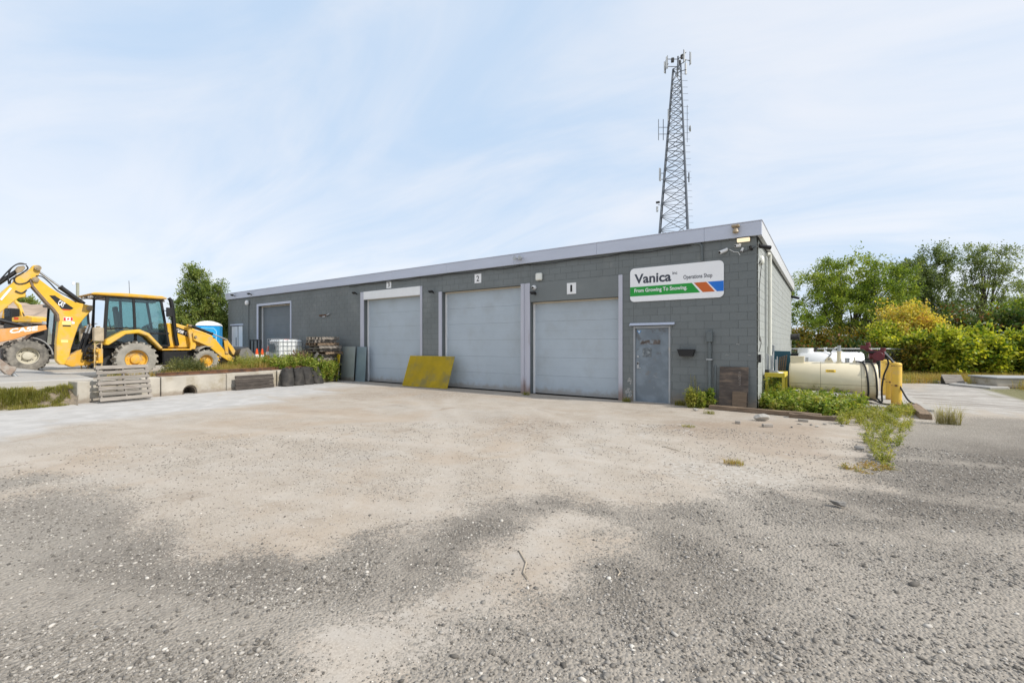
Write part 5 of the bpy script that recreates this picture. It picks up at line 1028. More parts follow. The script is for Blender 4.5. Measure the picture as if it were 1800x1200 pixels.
# bollards
for y, l in ((2.72, 'rust streaked yellow bollard at the pad corner by the weeds'), (3.98, 'yellow bollard in the middle of the row of three'), (5.36, 'yellow bollard at the back of the row by the white tank')):
    t = thing('bollard', l, 'bollard', (2.87, y, .02), 0, 'yellow pipe bollards'); m = MB(); m.lathe([(.112, 0), (.112, 1.05), (.11, 1.08), (.09, 1.105), (.03, 1.115)], 28); m.build('pipe', M_ypost, t, smooth=True)
    for z in (.52, 1.02):
        m = MB(); m.lathe([(.1135, z), (.1145, z + .008), (.1135, z + .022)], 28); m.build('strap', mk('strap rust', (.24, .15, .08), .8, var=.5, vs=18, dirt=(.66, .43, .1), da=.5, ds=14), t, smooth=True)
    m = MB(); m.obox((-.02, -.118, .531), (.05, .02, .04)); m.build('buckle', M_rust, t)
# yellow stand with clutter
M_ys = mk('stand yellow', (.60, .48, .05), .6, var=.15, vs=8, dirt=(.5, .42, .26), da=.36, ds=6)
t = thing('steel_stand', 'yellow angle steel stand between the side wall and the cream tank', 'stand', (.05, 1.2, 0))
m = MB(); m.box((0, 0, .74), (.46, .06, .85)); m.box((.40, .06, .74), (.46, 1.1, .85)); m.box((0, 1.04, .74), (.399, 1.1, .85)); m.build('top_frame', M_ys, t, bevel=.004)
m = MB(); m.box((.01, .061, .80), (.399, 1.039, .83)); m.build('shelf', M_white, t)
for x, y in ((.395, .005), (.02, .005), (.395, 1.04), (.02, 1.04)): m = MB(); m.box((x, y, 0), (x + .055, y + .05, .74)); m.build('leg', M_ys, t)
for i, (x, y, a, b, h, mt, l) in enumerate(((.10, 1.30, .05, .05, .10, M_dark, 'small dark valve box on the yellow stand'), (.19, 1.33, .06, .05, .11, M_steel, 'grey metal box on the yellow stand'), (.30, 1.32, .06, .05, .07, M_steel, 'low grey fitting at the stand edge'))):
    q = thing('fitting_box', l, 'fitting', (x, y, .832), 0, 'fittings on the stand'); m = MB(); m.box((-a, -b, 0), (a, b, h)); m.build('body', mt, q, bevel=.01); m = MB(); m.cyl((0, 0, h), (0, 0, h + .42 - i * .06), .018, n=8); m.cyl((.03, .02, h), (.03, .02, h + .38), .014, n=8); m.build('riser_pipe', M_steel, q, smooth=True)
t = thing('leaning_panel', 'dark teal panel propped behind the yellow stand', 'panel', (.12, 3.3, .0)); m = MB(); m.obox((.18, 0, .75), (.42, .04, 1.3), (0, .02, 0)); m.build('panel', mk('teal board', (.02, .09, .13), .5), t, bevel=.004)
for k in range(4):
    o = MB(); o.obox((0, 0, .35), (.035, .03, .66), (0, .10, 0)); o = o.build('wooden_stake', M_woodb, None, loc=(.24 + k * .055, 3.05, .55 + k * .02)); tag(o, 'pale wooden stake leaning in the bundle before the teal panel', 'stake', 'stakes before the teal panel')
# timbers, bricks, rocks
def timber(name, label, p, q, w, h, mat=M_woodb, z=0):
    p, q = Vector((*p, 0)), Vector((*q, 0)); t = thing(name, label, 'timber', (*p[:2], z), math.atan2((q - p).y, (q - p).x)); L = (q - p).length; m = MB(); n = 9; RT_ = random.Random(len(label))
    rows = [[(L * k / n, -w / 2 + RT_.uniform(-.008, .008), RT_.uniform(0, .004)), (L * k / n, w / 2 + RT_.uniform(-.008, .008), 0), (L * k / n, w / 2 + RT_.uniform(-.01, .01), h + RT_.uniform(-.008, .008)), (L * k / n, -w / 2 + RT_.uniform(-.01, .01), h + RT_.uniform(-.008, .008))] for k in range(n + 1)]
    V = [v for r_ in rows for v in r_]; F = [(4 * k + i, 4 * k + (i + 1) % 4, 4 * k + 4 + (i + 1) % 4, 4 * k + 4 + i) for k in range(n) for i in range(4)] + [(3, 2, 1, 0), (4 * n, 4 * n + 1, 4 * n + 2, 4 * n + 3)]
    m.add(V, F); m.build('beam', mat, t, bevel=.004)
timber('timber_beam', 'long split brown timber lying before the weeds at the corner', (-.98, -.42), (1.30, -.62), .17, .10); timber('timber_beam', 'short rotten timber butt at the end of the long beam', (.72, -.80), (1.62, -.80), .15, .09)
a, b = G(1603, 716), G(1628, 737); timber('timber_beam', 'short brown sleeper pointing out past the bollards', a[:2], b[:2], .20, .12)
def rock(name, label, cat, loc, s, mat, seed, flat=.7, group=None):
    bm = bmesh.new(); bmesh.ops.create_icosphere(bm, subdivisions=3, radius=1); R = np.random.default_rng(seed); dirs = R.normal(size=(9, 3)); dirs /= np.linalg.norm(dirs, axis=1)[:, None]; cut = R.uniform(.38, .72, 9)
    for v in bm.verts:
        p = np.array(v.co); 
        for d, c in zip(dirs, cut):
            e = p @ d - c
            if e > 0: p = p - d * e * .98
        p += R.normal(0, .012, 3); v.co = p * np.array(s) * (1, 1, flat)
    zmin = min(v.co.z for v in bm.verts)
    for v in bm.verts: v.co.z -= zmin
    me = bpy.data.meshes.new(name); bm.to_mesh(me); bm.free(); o = obj(name, me, mat, None, loc); return tag(o, label, cat, group)
M_rock = mk('pale rock', (.46, .44, .40), .9, var=.25, vs=9, bump=.7, bs=40); M_rockd = mk('dark rock', (.24, .23, .215), .9, var=.25, vs=9, bump=.7, bs=40)
rock('rock', 'large pale rock before the long timber', 'rock', G(1338, 739), (.16, .12, .13), M_rock, 2); rock('rock', 'flat dark stone lying alone on the gravel', 'rock', G(1475, 890), (.10, .05, .05), M_rockd, 3, .7); rock('rock', 'small pale rock beside the steel door weeds', 'rock', G(1222, 722), (.09, .06, .06), M_rock, 8)
rock('rock', 'grey pointed stone at the edge of the yellow weeds', 'rock', G(1511, 790), (.07, .05, .06), M_rockd, 9); rock('rock', 'pale pebble below the pointed grey stone', 'rock', G(1530, 803), (.06, .04, .03), M_rock, 12)
for k, (px, py, rz, l) in enumerate(((1297, 744, .1, 'small brick chip nearest the plywood offcut'), (1349, 750, .5, 'grey brick lying on bare dirt below the pale rock'), (1412, 741, .0, 'pale brick lying against the rotten timber'))):
    t = thing('brick', l, 'brick', G(px, py), rz); m = MB(); m.box((-.09 if k else -.05, -.045, 0), (.09 if k else .05, .045, .055)); m.build('body', mk('grey brick', (.33, .30, .265), .9, var=.2, vs=12, bump=.5), t, bevel=.006)
R_ = random.Random(8)
for k in range(7):
    px, py = 1395 + k * 15 + R_.uniform(-6, 6), 744 + R_.uniform(0, 8); rock('rock', 'small broken rubble stone strewn below the rotten timber', 'rock', G(px, py), (R_.uniform(.03, .06), R_.uniform(.02, .04), .03), M_rock if k % 2 else M_rockd, 30 + k, .7, 'rubble below the timber')
# pallet boards showing under the tank
t = thing('pallet', 'half buried bleached pallet in the weeds beneath the cream tank', 'pallet', (1.35, 2.12, .10), .04); pallet(t, mk('bleached wood', (.52, .50, .46), .8, var=.2, vs=4, orand=.15), 1.5, .5, 4)
t.rotation_euler = (.25, .02, .05); t.location.z = .16
# sticks on the dust
for k, P in enumerate((((912, 968), (925, 990), (920, 1008), (928, 1018)), ((1085, 1000), (1090, 1008), (1086, 1013)), ((1165, 785), (1180, 789), (1195, 793)))):
    pts = [Vector(G(*p)) + Vector((0, 0, .008)) for p in P]; tubeobj('twig', ['pale crooked twig on the bare dirt tongue', 'tiny pale twig on the dark gravel', 'dark twig on the dirt before the steel door'][k], 'twig', pts, .005, mk('pale twig', (.42, .36, .28), .9), 5)
# far clutter on the right
x, y, _ = G(1680, 676); t = thing('grey_crate', 'tilted grey slatted crate half sunk under the yellow bushes', 'crate', (x, y, .0), math.atan2(.57, .8217) - .35)
for k in range(4): m = MB(); m.obox((0, .05 + k * .085, .08 + k * .085), (.62, .11, .025), (.78, 0, 0)); m.build('slat', M_wood, t)
m = MB(); m.prism([(-.02, 0), (.40, 0), (.40, .30)], -.30, .30); m.build('side', M_dark, t)
x, y, _ = G(1753, 682); t = thing('concrete_vault', 'long grey concrete box with slab lid at the edge of the bushes', 'concrete box', (x, y, 0), math.atan2(.57, .8217) - .22); m = MB(); m.box((0, 0, 0), (2.6, 1.3, .34)); m.build('box', M_conc, t, bevel=.02); m = MB(); m.box((-.05, -.05, .341), (2.65, 1.35, .40)); m.build('lid', mk('grey lid', (.33, .34, .35), .8, var=.1), t, bevel=.015)
x, y, _ = G(1612, 672); m = MB(); 
for k in range(9): R2 = random.Random(k); m.obox((R2.uniform(-.9, .9), R2.uniform(-.2, .2), .06), (R2.uniform(.3, .6), R2.uniform(.2, .4), .06), (R2.uniform(-.2, .2), R2.uniform(-.2, .2), R2.uniform(0, 3)))
o = m.build('rubble_heap', M_slab, None, loc=(x, y, .0)); tag(o, 'low heap of broken white slabs at the road edge', 'rubble')
# chain link fence
fx0, fy0 = AT(1380, 22.5); fx1, fy1 = AT(1720, 21.5); FH = 1.38; fv = Vector((fx1 - fx0, fy1 - fy0, 0)); FLn = fv.length
fn = thing('chain_link_fence', 'chain link fence with top rail before the autumn bushes', 'fence', (fx0, fy0, 0), math.atan2(fv.y, fv.x))
m = MB(); m.cyl((0, 0, FH), (FLn, 0, FH), .024, n=10); m.build('top_rail', M_steel, fn, smooth=True)
for k in range(5): x = FLn * (k + .38) / 4.7; m = MB(); m.cyl((x, .03, 0), (x, .03, FH + .06), .03, n=10); m.build('post', M_steel, fn, smooth=True)
m = MB(); st = .09
for k in range(int((FLn + FH) / st)):
    for s in (1, -1):
        x0, x1 = k * st - FH, k * st; z0, z1 = 0., FH
        if s < 0: x0, x1 = x1, x0
        a, b = Vector((x0, .0, z0)), Vector((x1, .0, z1)); d = b - a; ta, tb = 0., 1.
        for lim in (0., FLn):
            tt = (lim - a.x) / d.x
            if (lim == 0) == (d.x > 0): ta = max(ta, tt)
            else: tb = min(tb, tt)
        if tb - ta > .02: p, q = a + d * ta, a + d * tb; m.add([(p.x - .0022, p.y, p.z), (p.x + .0022, p.y, p.z), (q.x + .0022, q.y, q.z), (q.x - .0022, q.y, q.z)], [(0, 1, 2, 3)])
m.build('wire_mesh', M_steel, fn, kind='stuff')

# ------------------------------------------------------------------ lattice tower
tx, ty_ = AT(1192, 67.); TH = 42.5; M_tw = mk('tower steel', (.17, .19, .22), .5, metal=.3, var=.15)
tw = thing('lattice_tower', 'tall three legged lattice cell tower with antennas behind the workshop', 'tower', (tx, ty_, 0))
az0 = math.atan2(.57, .8217) - math.atan2(292., 795.); azs = [az0 + PI, az0 + PI / 3, az0 - PI / 3]
RAD = lambda z: 4.1 - .079 * z
LP = lambda k, z: Vector((RAD(z) * math.cos(azs[k]), RAD(z) * math.sin(azs[k]), z))
for k in range(3): m = MB(); m.tube([LP(k, 0), LP(k, TH)], [.17, .10], 8); m.build('leg', M_tw, tw)
zs = [0.]; 
while zs[-1] < TH - 1.2: zs.append(zs[-1] + max(RAD(zs[-1]) * .78, 1.0))
zs[-1] = TH
for a, b in zip(zs[:-1], zs[1:]):
    for k in range(3):
        j = (k + 1) % 3
        for p, q, w in ((LP(k, a), LP(j, b), .075), (LP(j, a), LP(k, b), .075), (LP(k, b), LP(j, b), .065)): m = MB(); m.bar(p, q, w, w); m.build('brace', M_tw, tw)
m = MB(); m.box((-.25, -.25, 0), (.25, .25, .05)); z = 2.
while z < TH: p = LP(1, z); m.bar(p, p + Vector((RT[0], RT[1], 0)) * .95, .035, .035); z += .95
m.build('climbing_pegs', M_tw, tw, kind='stuff')
m = MB()
for q in (-.12, .0, .12, .22): m.tube([LP(0, 0) + Vector((q, .2, 0)), LP(0, TH) + Vector((q * .6, .1, 0))], .04, 5)
m.build('feed_lines', M_black, tw, kind='stuff')
Rv = Vector((RT[0], RT[1], 0)); Fv = Vector((FW[0], FW[1], 0)); M_ant = mk('antenna grey', (.50, .52, .54), .5)
def pole(off, z0, z1, r=.05, mat=M_tw, name='antenna_mast'): m = MB(); m.cyl(Vector(off) + Vector((0, 0, z0)), Vector(off) + Vector((0, 0, z1)), r, n=8); m.build(name, mat, tw)
def arm(p, q, w=.08): m = MB(); m.bar(p, q, w, w); m.build('antenna_arm', M_tw, tw)
def panel(off, z0, z1, w=.28, mat=M_ant): m = MB(); o = Vector(off); m.obox((o.x, o.y, (z0 + z1) / 2), (w, .16, z1 - z0), (0, 0, az0 + off[0])); m.build('panel_antenna', mat, tw, bevel=.03)
m = MB(); m.cyl((0, 0, TH - .2), (0, 0, TH + 1.7), .14, n=10); m.build('top_mast', M_tw, tw)
for k in range(3):
    a = az0 + PI + k * 2 * PI / 3 + .25; d = Vector((math.cos(a), math.sin(a), 0)); n_ = Vector((-d.y, d.x, 0))
    for z in (TH + .2, TH + 1.3): arm(d * .1 + Vector((0, 0, z)), d * 1.6 + Vector((0, 0, z + .1)))
    arm(d * 1.6 - n_ * .75 + Vector((0, 0, TH + .3)), d * 1.6 + n_ * .75 + Vector((0, 0, TH + .3)))
    for q in (-.6, .6): o = d * 1.65 + n_ * q; pole(o, TH - .4, TH + 1.6, .04); panel(o + d * .15, TH - .3, TH + 1.4)
    m = MB(); o = d * .8 + Vector((0, 0, TH + 1.2)); m.obox(o, (.4, .35, .6), (0, 0, a)); m.build('radio_unit', M_dark, tw, bevel=.03)
for z, off in ((33.3, -2.6), (33.3, -1.9)):
    o = Rv * (off - .3); arm(Rv * -1.3 + Vector((0, 0, z + .4)), o + Vector((0, 0, z + .4)), .06); arm(Rv * -1.3 + Vector((0, 0, z - .6)), o + Vector((0, 0, z - .6)), .06); pole(o, z - 1.5, z + 1.6, .055); 
panel(Rv * -1.45, 34.6, 36.4, .22); m = MB(); m.lathe([(.05, 0), (.42, .12), (.45, .3), (.44, .32)], 20, axis='y'); o = m.build('dish_antenna', M_ant, tw, smooth=True, loc=Rv * 1.55 + Vector((0, 0, 33.5))); o.rotation_euler = (0, 0, az0 - PI / 2)
pole(Rv * 1.35, 31.5, 37, .04); panel(Rv * -2.75 + Fv * -.2, 25.7, 27.6, .35); arm(Rv * -1.9 + Vector((0, 0, 26.9)), Rv * -2.75 + Vector((0, 0, 26.9))); arm(Rv * -1.9 + Vector((0, 0, 26)), Rv * -2.75 + Vector((0, 0, 26))); panel(Rv * 1.6, 25.6, 27, .25, M_tw); arm(Rv * 1.0 + Vector((0, 0, 26.3)), Rv * 1.6 + Vector((0, 0, 26.3)))
m = MB(); m.obox(Rv * -3.0 + Vector((0, 0, 22.6)), (.5, .3, .25)); m.build('radio_unit', M_dark, tw); arm(Rv * -2.2 + Vector((0, 0, 22)), Rv * -3.0 + Vector((0, 0, 22.3)), .06); panel(Rv * -3.1, 21.2, 22.0, .3)
# utility pole beyond the cab
ux, uy = AT(136.5, 42.); t = thing('utility_pole', 'pale green wooden utility pole with lamp beyond the machines', 'pole', (ux, uy, 0)); m = MB(); m.cyl((0, 0, 0), (0, 0, ZAT(497, 42.)), .14, .115, n=12); m.build('shaft', mk('weathered pole', (.30, .31, .25), .9, var=.15), t, smooth=True)
m = MB(); m.bar((0, 0, ZAT(500, 42.)), Rv * -.35 + Vector((0, 0, ZAT(499, 42.))), .05); m.obox(Rv * -.4 + Vector((0, 0, ZAT(498, 42.))), (.2, .15, .25)); m.build('lamp', M_white, t)
# ------------------------------------------------------------------ foliage
def leaf_mesh(name, P, size, rng, up=.35, asp=.5, D=None, jit=.35):
    """P (n,3) leaf bases; each leaf a small folded diamond"""
    n = len(P); s = size * rng.uniform(1 - jit, 1 + jit, n)[:, None]
    d = rng.normal(size=(n, 3)) if D is None else D + rng.normal(size=(n, 3)) * .55
    d /= np.linalg.norm(d, axis=1)[:, None] + 1e-9
    nr = rng.normal(size=(n, 3)); nr[:, 2] = np.abs(nr[:, 2]) + up; b = np.cross(d, nr); b /= np.linalg.norm(b, axis=1)[:, None] + 1e-9
    V = np.stack([P, P + d * s * .45 + b * s * asp * .5, P + d * s, P + d * s * .45 - b * s * asp * .5], 1).reshape(-1, 3)
    return np_mesh(name, V, np.arange(n * 4).reshape(-1, 4))
def inside(ell, rng, n):
    """points in a union of ellipsoids (cx,cy,cz,rx,ry,rz), biased to the outer part"""
    vol = np.array([e[3] * e[4] * e[5] for e in ell]) ** .75; k = rng.choice(len(ell), n, p=vol / vol.sum()); E = np.array(ell)[k]
    d = rng.normal(size=(n, 3)); d /= np.linalg.norm(d, axis=1)[:, None]; r = rng.uniform(.25, 1, n) ** .5
    return E[:, :3] + d * r[:, None] * E[:, 3:]
def foliage(ell, rng, nclump, nleaf, rc, drop=.0, twig=5):
    """clumps of twigs; returns leaf bases, directions and clump centres"""
    C = inside(ell, rng, nclump); P = []; Dd = []
    for c in C:
        k = rng.integers(twig - 1, twig + 3); R = rc * rng.uniform(.6, 1.25)
        for _ in range(k):
            t = rng.normal(size=3); t[2] += .35 - drop; t /= np.linalg.norm(t); L = R * rng.uniform(.6, 1.2); n = max(4, int(nleaf / k * rng.uniform(.6, 1.4)))
            u = rng.uniform(.1, 1, n)[:, None]; q = c + t * L * u + rng.normal(size=(n, 3)) * R * .20; q[:, 2] -= drop * L * u[:, 0] ** 2
            P.append(q); Dd.append(np.repeat(t[None], n, 0))
    return np.concatenate(P), np.concatenate(Dd), C
M_bark = mk('tree bark', (.075, .062, .052), .95, var=.35, vs=6, bump=.9, bs=22, stretch=(1, 1, .3)); M_barkg = mk('grey bark', (.13, .12, .105), .95, var=.3, vs=6, bump=.8, bs=22)
def tree(name, label, base, ell, mat, nclump, nleaf, rc, leaf, seed, stems=1, trunk_r=.14, fork=.25, limbs=40, cat='tree', bark=None, drop=0., group=None, asp=.45, up=.35, crown='crown', trunk='trunk'):
    rng = np.random.default_rng(seed); t = thing(name, label, cat, base, 0, group)
    P, Dd, C = foliage(ell, rng, nclump, nleaf, rc, drop); keep = P[:, 2] > .03; P, Dd = P[keep], Dd[keep]
    obj(crown, leaf_mesh(crown, P, leaf, rng, up, asp, Dd), mat, t)
    m = MB(); top = max(e[2] for e in ell); cen = np.average(np.array(ell)[:, :3], axis=0, weights=[e[3] * e[5] for e in ell]); tips = []
    for s in range(stems):
        a = 2 * PI * s / max(stems, 1) + rng.uniform(-.4, .4); lean = (rng.uniform(.5, .9) if stems > 1 else .12) * max(e[3] for e in ell) * .5
        end = np.array([cen[0] + math.cos(a) * lean, cen[1] + math.sin(a) * lean, cen[2] * rng.uniform(.95, 1.2)]); b0 = np.array([math.cos(a), math.sin(a), 0]) * (trunk_r if stems > 1 else 0)
        mid = b0 * 1. + (end - b0) * fork + np.array([0, 0, cen[2] * .10]) + rng.normal(0, .05, 3)
        path = [b0 * (1 - q) ** 2 + 2 * q * (1 - q) * mid + q * q * end + rng.normal(0, .03, 3) * (0 < q < 1) for q in np.linspace(0, 1, 9)]; path[0][2] = -.08
        rad = [trunk_r * (1 - .80 * q) for q in np.linspace(0, 1, 9)]; m.tube(path, rad, 9); tips.append((path, rad))
    idx = rng.choice(len(C), min(limbs, len(C)), replace=False)
    for i in idx:
        c = C[i]; path, rad = tips[min(range(len(tips)), key=lambda k: np.hypot(*(tips[k][0][-1][:2] - c[:2])))]
        k = int(np.clip(2 + 5 * (c[2] / (top + .1)) * rng.uniform(.5, 1.), 2, 7)); p = np.array(path[k]); r0 = min(rad[k] * .55, trunk_r * .4)
        mid = (p + c) / 2 + np.array([0, 0, .12 * np.linalg.norm(c - p)]) + rng.normal(0, .08, 3) * np.linalg.norm(c - p) * .5
        m.tube([p, p * .42 + mid * .58 - (mid - p) * .0, mid, mid * .4 + c * .6, c + (c - mid) * .25], [r0, r0 * .7, r0 * .5, r0 * .32, r0 * .12], 6)
    m.build(trunk, bark or M_bark, t, smooth=True); return t
def blades(rng, P, h, w, lean=.5, curve=.5):
    """grass blades as two-segment tapering strips"""
    n = len(P); H = (h * rng.uniform(.45, 1.2, n))[:, None]; a = rng.uniform(0, 2 * PI, n); d = np.stack([np.cos(a), np.sin(a), np.zeros(n)], 1); l = np.abs(rng.normal(0, lean, n))[:, None]
    s = np.stack([-d[:, 1], d[:, 0], d[:, 2]], 1) * (w * rng.uniform(.6, 1.3, n))[:, None]; up = np.array([0, 0, 1.])
    m = P + (up * .6 + d * l * .3) * H; t = P + (up * (1 - .35 * np.clip(l, 0, 1) * curve * 2) + d * l * (1. + curve)) * H
    V = np.stack([P - s, P + s, m + s * .7, m - s * .7, t + s * .12, t - s * .12], 1).reshape(-1, 3); b = np.arange(n)[:, None] * 6
    return V, np.concatenate([b + np.array([0, 1, 2, 3]), b + np.array([3, 2, 4, 5])])
def weeds(rng, C, h, nleaf, leaf, spread):
    """broad-leaved plants at C: leaves up a bundle of stems; returns leaf bases and directions, stem paths"""
    P = []; Dd = []; S = []
    for c in C:
        k = rng.integers(3, 7); H = h * rng.uniform(.5, 1.15)
        for _ in range(k):
            a = rng.uniform(0, 2 * PI); o = np.array([math.cos(a), math.sin(a), 0]) * spread * rng.uniform(.2, 1); e = c + o + np.array([0, 0, H * rng.uniform(.6, 1.)]); S.append((c + o * .15, e)); n = max(3, int(nleaf / k)); u = rng.uniform(.12, 1, n)[:, None]
            q = c + o * .15 + (e - c - o * .15) * u + rng.normal(size=(n, 3)) * .02; P.append(q); dd = rng.normal(size=(n, 3)); dd[:, 2] = dd[:, 2] * .4 + .15; Dd.append(dd)
    return np.concatenate(P), np.concatenate(Dd), S
def weed_stuff(name, C, h, nleaf, leaf, spread, mat, seed, label=None, cat=None, asp=.5, stem=M_bark, kind='stuff', loc=(0, 0, 0)):
    rng = np.random.default_rng(seed); P, Dd, S = weeds(rng, np.asarray(C, float), h, nleaf, leaf, spread); P[:, 2] = np.maximum(P[:, 2], np.repeat(np.asarray(C, float)[:, 2].min(), len(P)) + .01)
    me = leaf_mesh(name, P, leaf, rng, .6, asp, Dd)
    if kind == 'stuff':
        o = obj(name, me, mat, None, loc, 'stuff'); m = MB()
        for a, b in S: m.tube([a, b], [.004, .002], 3, False)
        m.build('stems', mat, o, kind='stuff'); tag(o, label, cat); return o
    t = thing(name, label, cat, loc); obj('foliage', me, mat, t); m = MB()
    for a, b in S: m.tube([a, b], [.006, .003], 4, False)
    m.build('stems', mat, t); return t
L_main = leafmat('elm leaf', [(.10, .165, .03), (.20, .285, .045), (.38, .42, .08)]); L_dark = leafmat('locust leaf', [(.075, .115, .055), (.14, .195, .08), (.24, .29, .11)]); L_spr = leafmat('thin leaf', [(.10, .145, .06), (.17, .225, .085), (.28, .32, .13)])
L_yel = leafmat('autumn yellow leaf', [(.46, .28, .12), (.64, .50, .08), (.74, .64, .15), (.26, .31, .05), (.55, .36, .14)], ns=1.2); L_vine = leafmat('vine leaf', [(.04, .085, .016), (.12, .20, .025), (.36, .42, .045), (.60, .58, .08), (.16, .24, .03)], ns=1.3); L_sum = leafmat('sumac leaf', [(.025, .060, .018), (.05, .10, .025), (.10, .13, .03), (.24, .07, .025)], ns=.9)
L_mix = leafmat('hedge leaf', [(.04, .07, .015), (.11, .13, .02), (.30, .20, .03), (.07, .10, .02)], ns=.9); L_left = leafmat('shade tree leaf', [(.08, .135, .04), (.17, .235, .06), (.34, .37, .10)]); L_lime = leafmat('lime leaf', [(.10, .17, .02), (.22, .30, .04), (.34, .38, .07)])
L_weed = leafmat('weed leaf', [(.075, .135, .02), (.17, .26, .035), (.38, .42, .09), (.36, .33, .11)], ns=4.); L_weedy = leafmat('yellowing weed', [(.13, .19, .03), (.30, .32, .06), (.46, .42, .12)], ns=3.); L_dry = leafmat('dry grass blade', [(.34, .22, .07), (.46, .33, .12), (.30, .28, .07), (.20, .22, .05)], ns=2.); L_gr = leafmat('bank grass', [(.14, .16, .03), (.27, .27, .06), (.42, .36, .14)], ns=2.); L_pale = leafmat('seeded weed', [(.30, .28, .12), (.44, .40, .22), (.22, .24, .09)], ns=2.)
def E_(px, py, d, rpx, rpy, ry=None, base=(0, 0)):
    """ellipsoid from its picture centre and half sizes at depth d, relative to base"""
    x, y = AT(px, d); rx = rpx / FPX * d; return (x - base[0], y - base[1], ZAT(py, d), rx, rx if ry is None else ry, rpy / FPX * d)
# main tree by the workshop corner
b = AT(1484, 31); tree('broad_tree', 'spreading green tree with dark forking stems behind the fence', (*b, 0), [E_(1440, 520, 31, 42, 46, None, b), E_(1490, 496, 31, 58, 48, None, b), E_(1555, 510, 31, 52, 44, None, b), E_(1500, 550, 31, 85, 40, None, b), E_(1425, 565, 30, 28, 34, None, b), E_(1585, 545, 31, 28, 26, None, b)], L_main, 250, 180, .60, .155, 1, stems=5, trunk_r=.13, fork=.35, limbs=90)
for i, (px, d, E, mt, n, nl, lab, rc, st) in enumerate((
    (1640, 46, [(1595, 490, 36, 32), (1645, 475, 28, 46), (1640, 530, 32, 42), (1600, 530, 30, 35)], L_dark, 150, 170, 'tall dark green tree behind the yellow bush', .85, 2),
    (1728, 47, [(1712, 462, 24, 36), (1742, 466, 32, 38), (1775, 480, 18, 32), (1722, 520, 44, 34)], L_spr, 120, 95, 'thin airy tree with bare twigs showing', .85, 3),
    (1815, 50, [(1812, 522, 30, 36), (1785, 545, 24, 20), (1860, 505, 40, 50)], L_spr, 100, 140, 'leafy tree standing behind the pale lime bush', .9, 2),
    (1690, 52, [(1690, 556, 50, 22)], L_spr, 45, 130, 'low dark crown between the tall and the airy tree', .9, 2))):
    b = AT(px, d); tree('background_tree', lab, (*b, 0), [E_(a, c, d, e, f, None, b) for a, c, e, f in E], mt, n, nl, rc, .21, 20 + i, stems=st, trunk_r=.16, fork=.3, limbs=60, bark=M_bark, group='trees behind the bushes')
# small tree at the far left corner of the workshop
b = AT(357, 27.4); tree('corner_tree', 'slim leafy green tree at the far end of the workshop', (*b, .6), [tuple(np.array(E_(px, py, 27.4, rx, ry, None, b)) - np.array((0, 0, .6, 0, 0, 0))) for px, py, rx, ry in ((343, 500, 22, 30), (336, 545, 26, 38), (372, 520, 22, 34), (380, 560, 24, 40), (350, 570, 40, 30), (338, 484, 10, 16), (392, 570, 14, 26))], L_left, 250, 190, .42, .115, 3, stems=2, trunk_r=.09, fork=.3, limbs=70)
b = AT(1386, 36); tree('background_tree', 'pale lime sapling peeping past the roof corner', (*b, 0), [E_(1389, 500, 36, 10, 22, None, b), E_(1384, 540, 36, 8, 30, None, b)], L_lime, 34, 80, .5, .14, 31, stems=1, trunk_r=.06, limbs=20)
# bushes along the fence
SH = [(1590, 562, 25, 48, 34, L_yel, 'golden yellow bush glowing below the dark tree', .13, 130), (1632, 578, 24.5, 22, 24, L_yel, 'smaller orange yellow bush beside the golden one', .13, 60), (1550, 590, 24, 24, 24, L_vine, 'yellow green bush left of the golden one', .13, 60),
      (1685, 580, 26, 44, 32, L_sum, 'dark sumac bush with rust red leaves', .17, 110), (1755, 580, 26, 48, 34, L_sum, 'dark sumac bush beneath the pale lime bush', .17, 110), (1795, 552, 27, 36, 34, L_lime, 'pale lime bush above the sumac', .14, 80),
      (1640, 625, 21.5, 48, 38, L_vine, 'yellow green vine bush swallowing the fence post', .17, 140), (1705, 622, 21.5, 50, 40, L_vine, 'yellow green vine bush behind the tilted crate', .17, 150), (1775, 625, 21.5, 50, 40, L_vine, 'yellow green vine bush behind the concrete box', .17, 150), (1850, 620, 21, 50, 45, L_vine, 'vine bush at the far end of the concrete box', .17, 90),
      (1600, 632, 22, 24, 28, L_mix, 'mixed olive bush behind the bollards', .13, 70), (1415, 598, 27, 34, 22, L_mix, 'olive and orange bush beyond the white tank', .13, 80), (1475, 600, 27, 40, 22, L_mix, 'orange flecked bush beneath the spreading tree', .13, 80), (1530, 612, 25, 36, 28, L_mix, 'low brownish bush beyond the maroon pump', .13, 80), (1415, 630, 24, 34, 30, L_sum, 'dark low bush behind the tanks', .14, 60), (1480, 634, 24, 40, 30, L_sum, 'dark low bush under the fence rail', .14, 60), (1550, 640, 23.5, 36, 26, L_sum, 'dark low bush beside the bollards', .14, 60)]
for i, (px, py, d, rx, ry, mt, lab, lf, n) in enumerate(SH):
    b = AT(px, d); zt = ZAT(py - ry, d); zb_ = max(0., ZAT(py + ry, d)); rz = (zt - 0.) / 2; RX = rx / FPX * d; lo = max(zb_ * .3, 0)
    rr = random.Random(i); ell = [(0, 0, zt * .42 + lo * .5, RX * .95, RX * .75, zt * .44)] + [(rr.uniform(-.85, .85) * RX, rr.uniform(-.8, .2) * RX, zt * rr.uniform(.35, .84), RX * rr.uniform(.22, .5), RX * rr.uniform(.25, .45), zt * rr.uniform(.12, .26)) for _ in range(8)]
    tree('bush', lab, (*b, 0), ell, mt, int(n * .8), 125, .58, lf, 60 + i, stems=4, trunk_r=.035, fork=.3, limbs=30, cat='bush', asp=.62, group='bushes along the fence', crown='foliage', trunk='stems', up=.7)
rs = np.random.default_rng(77)
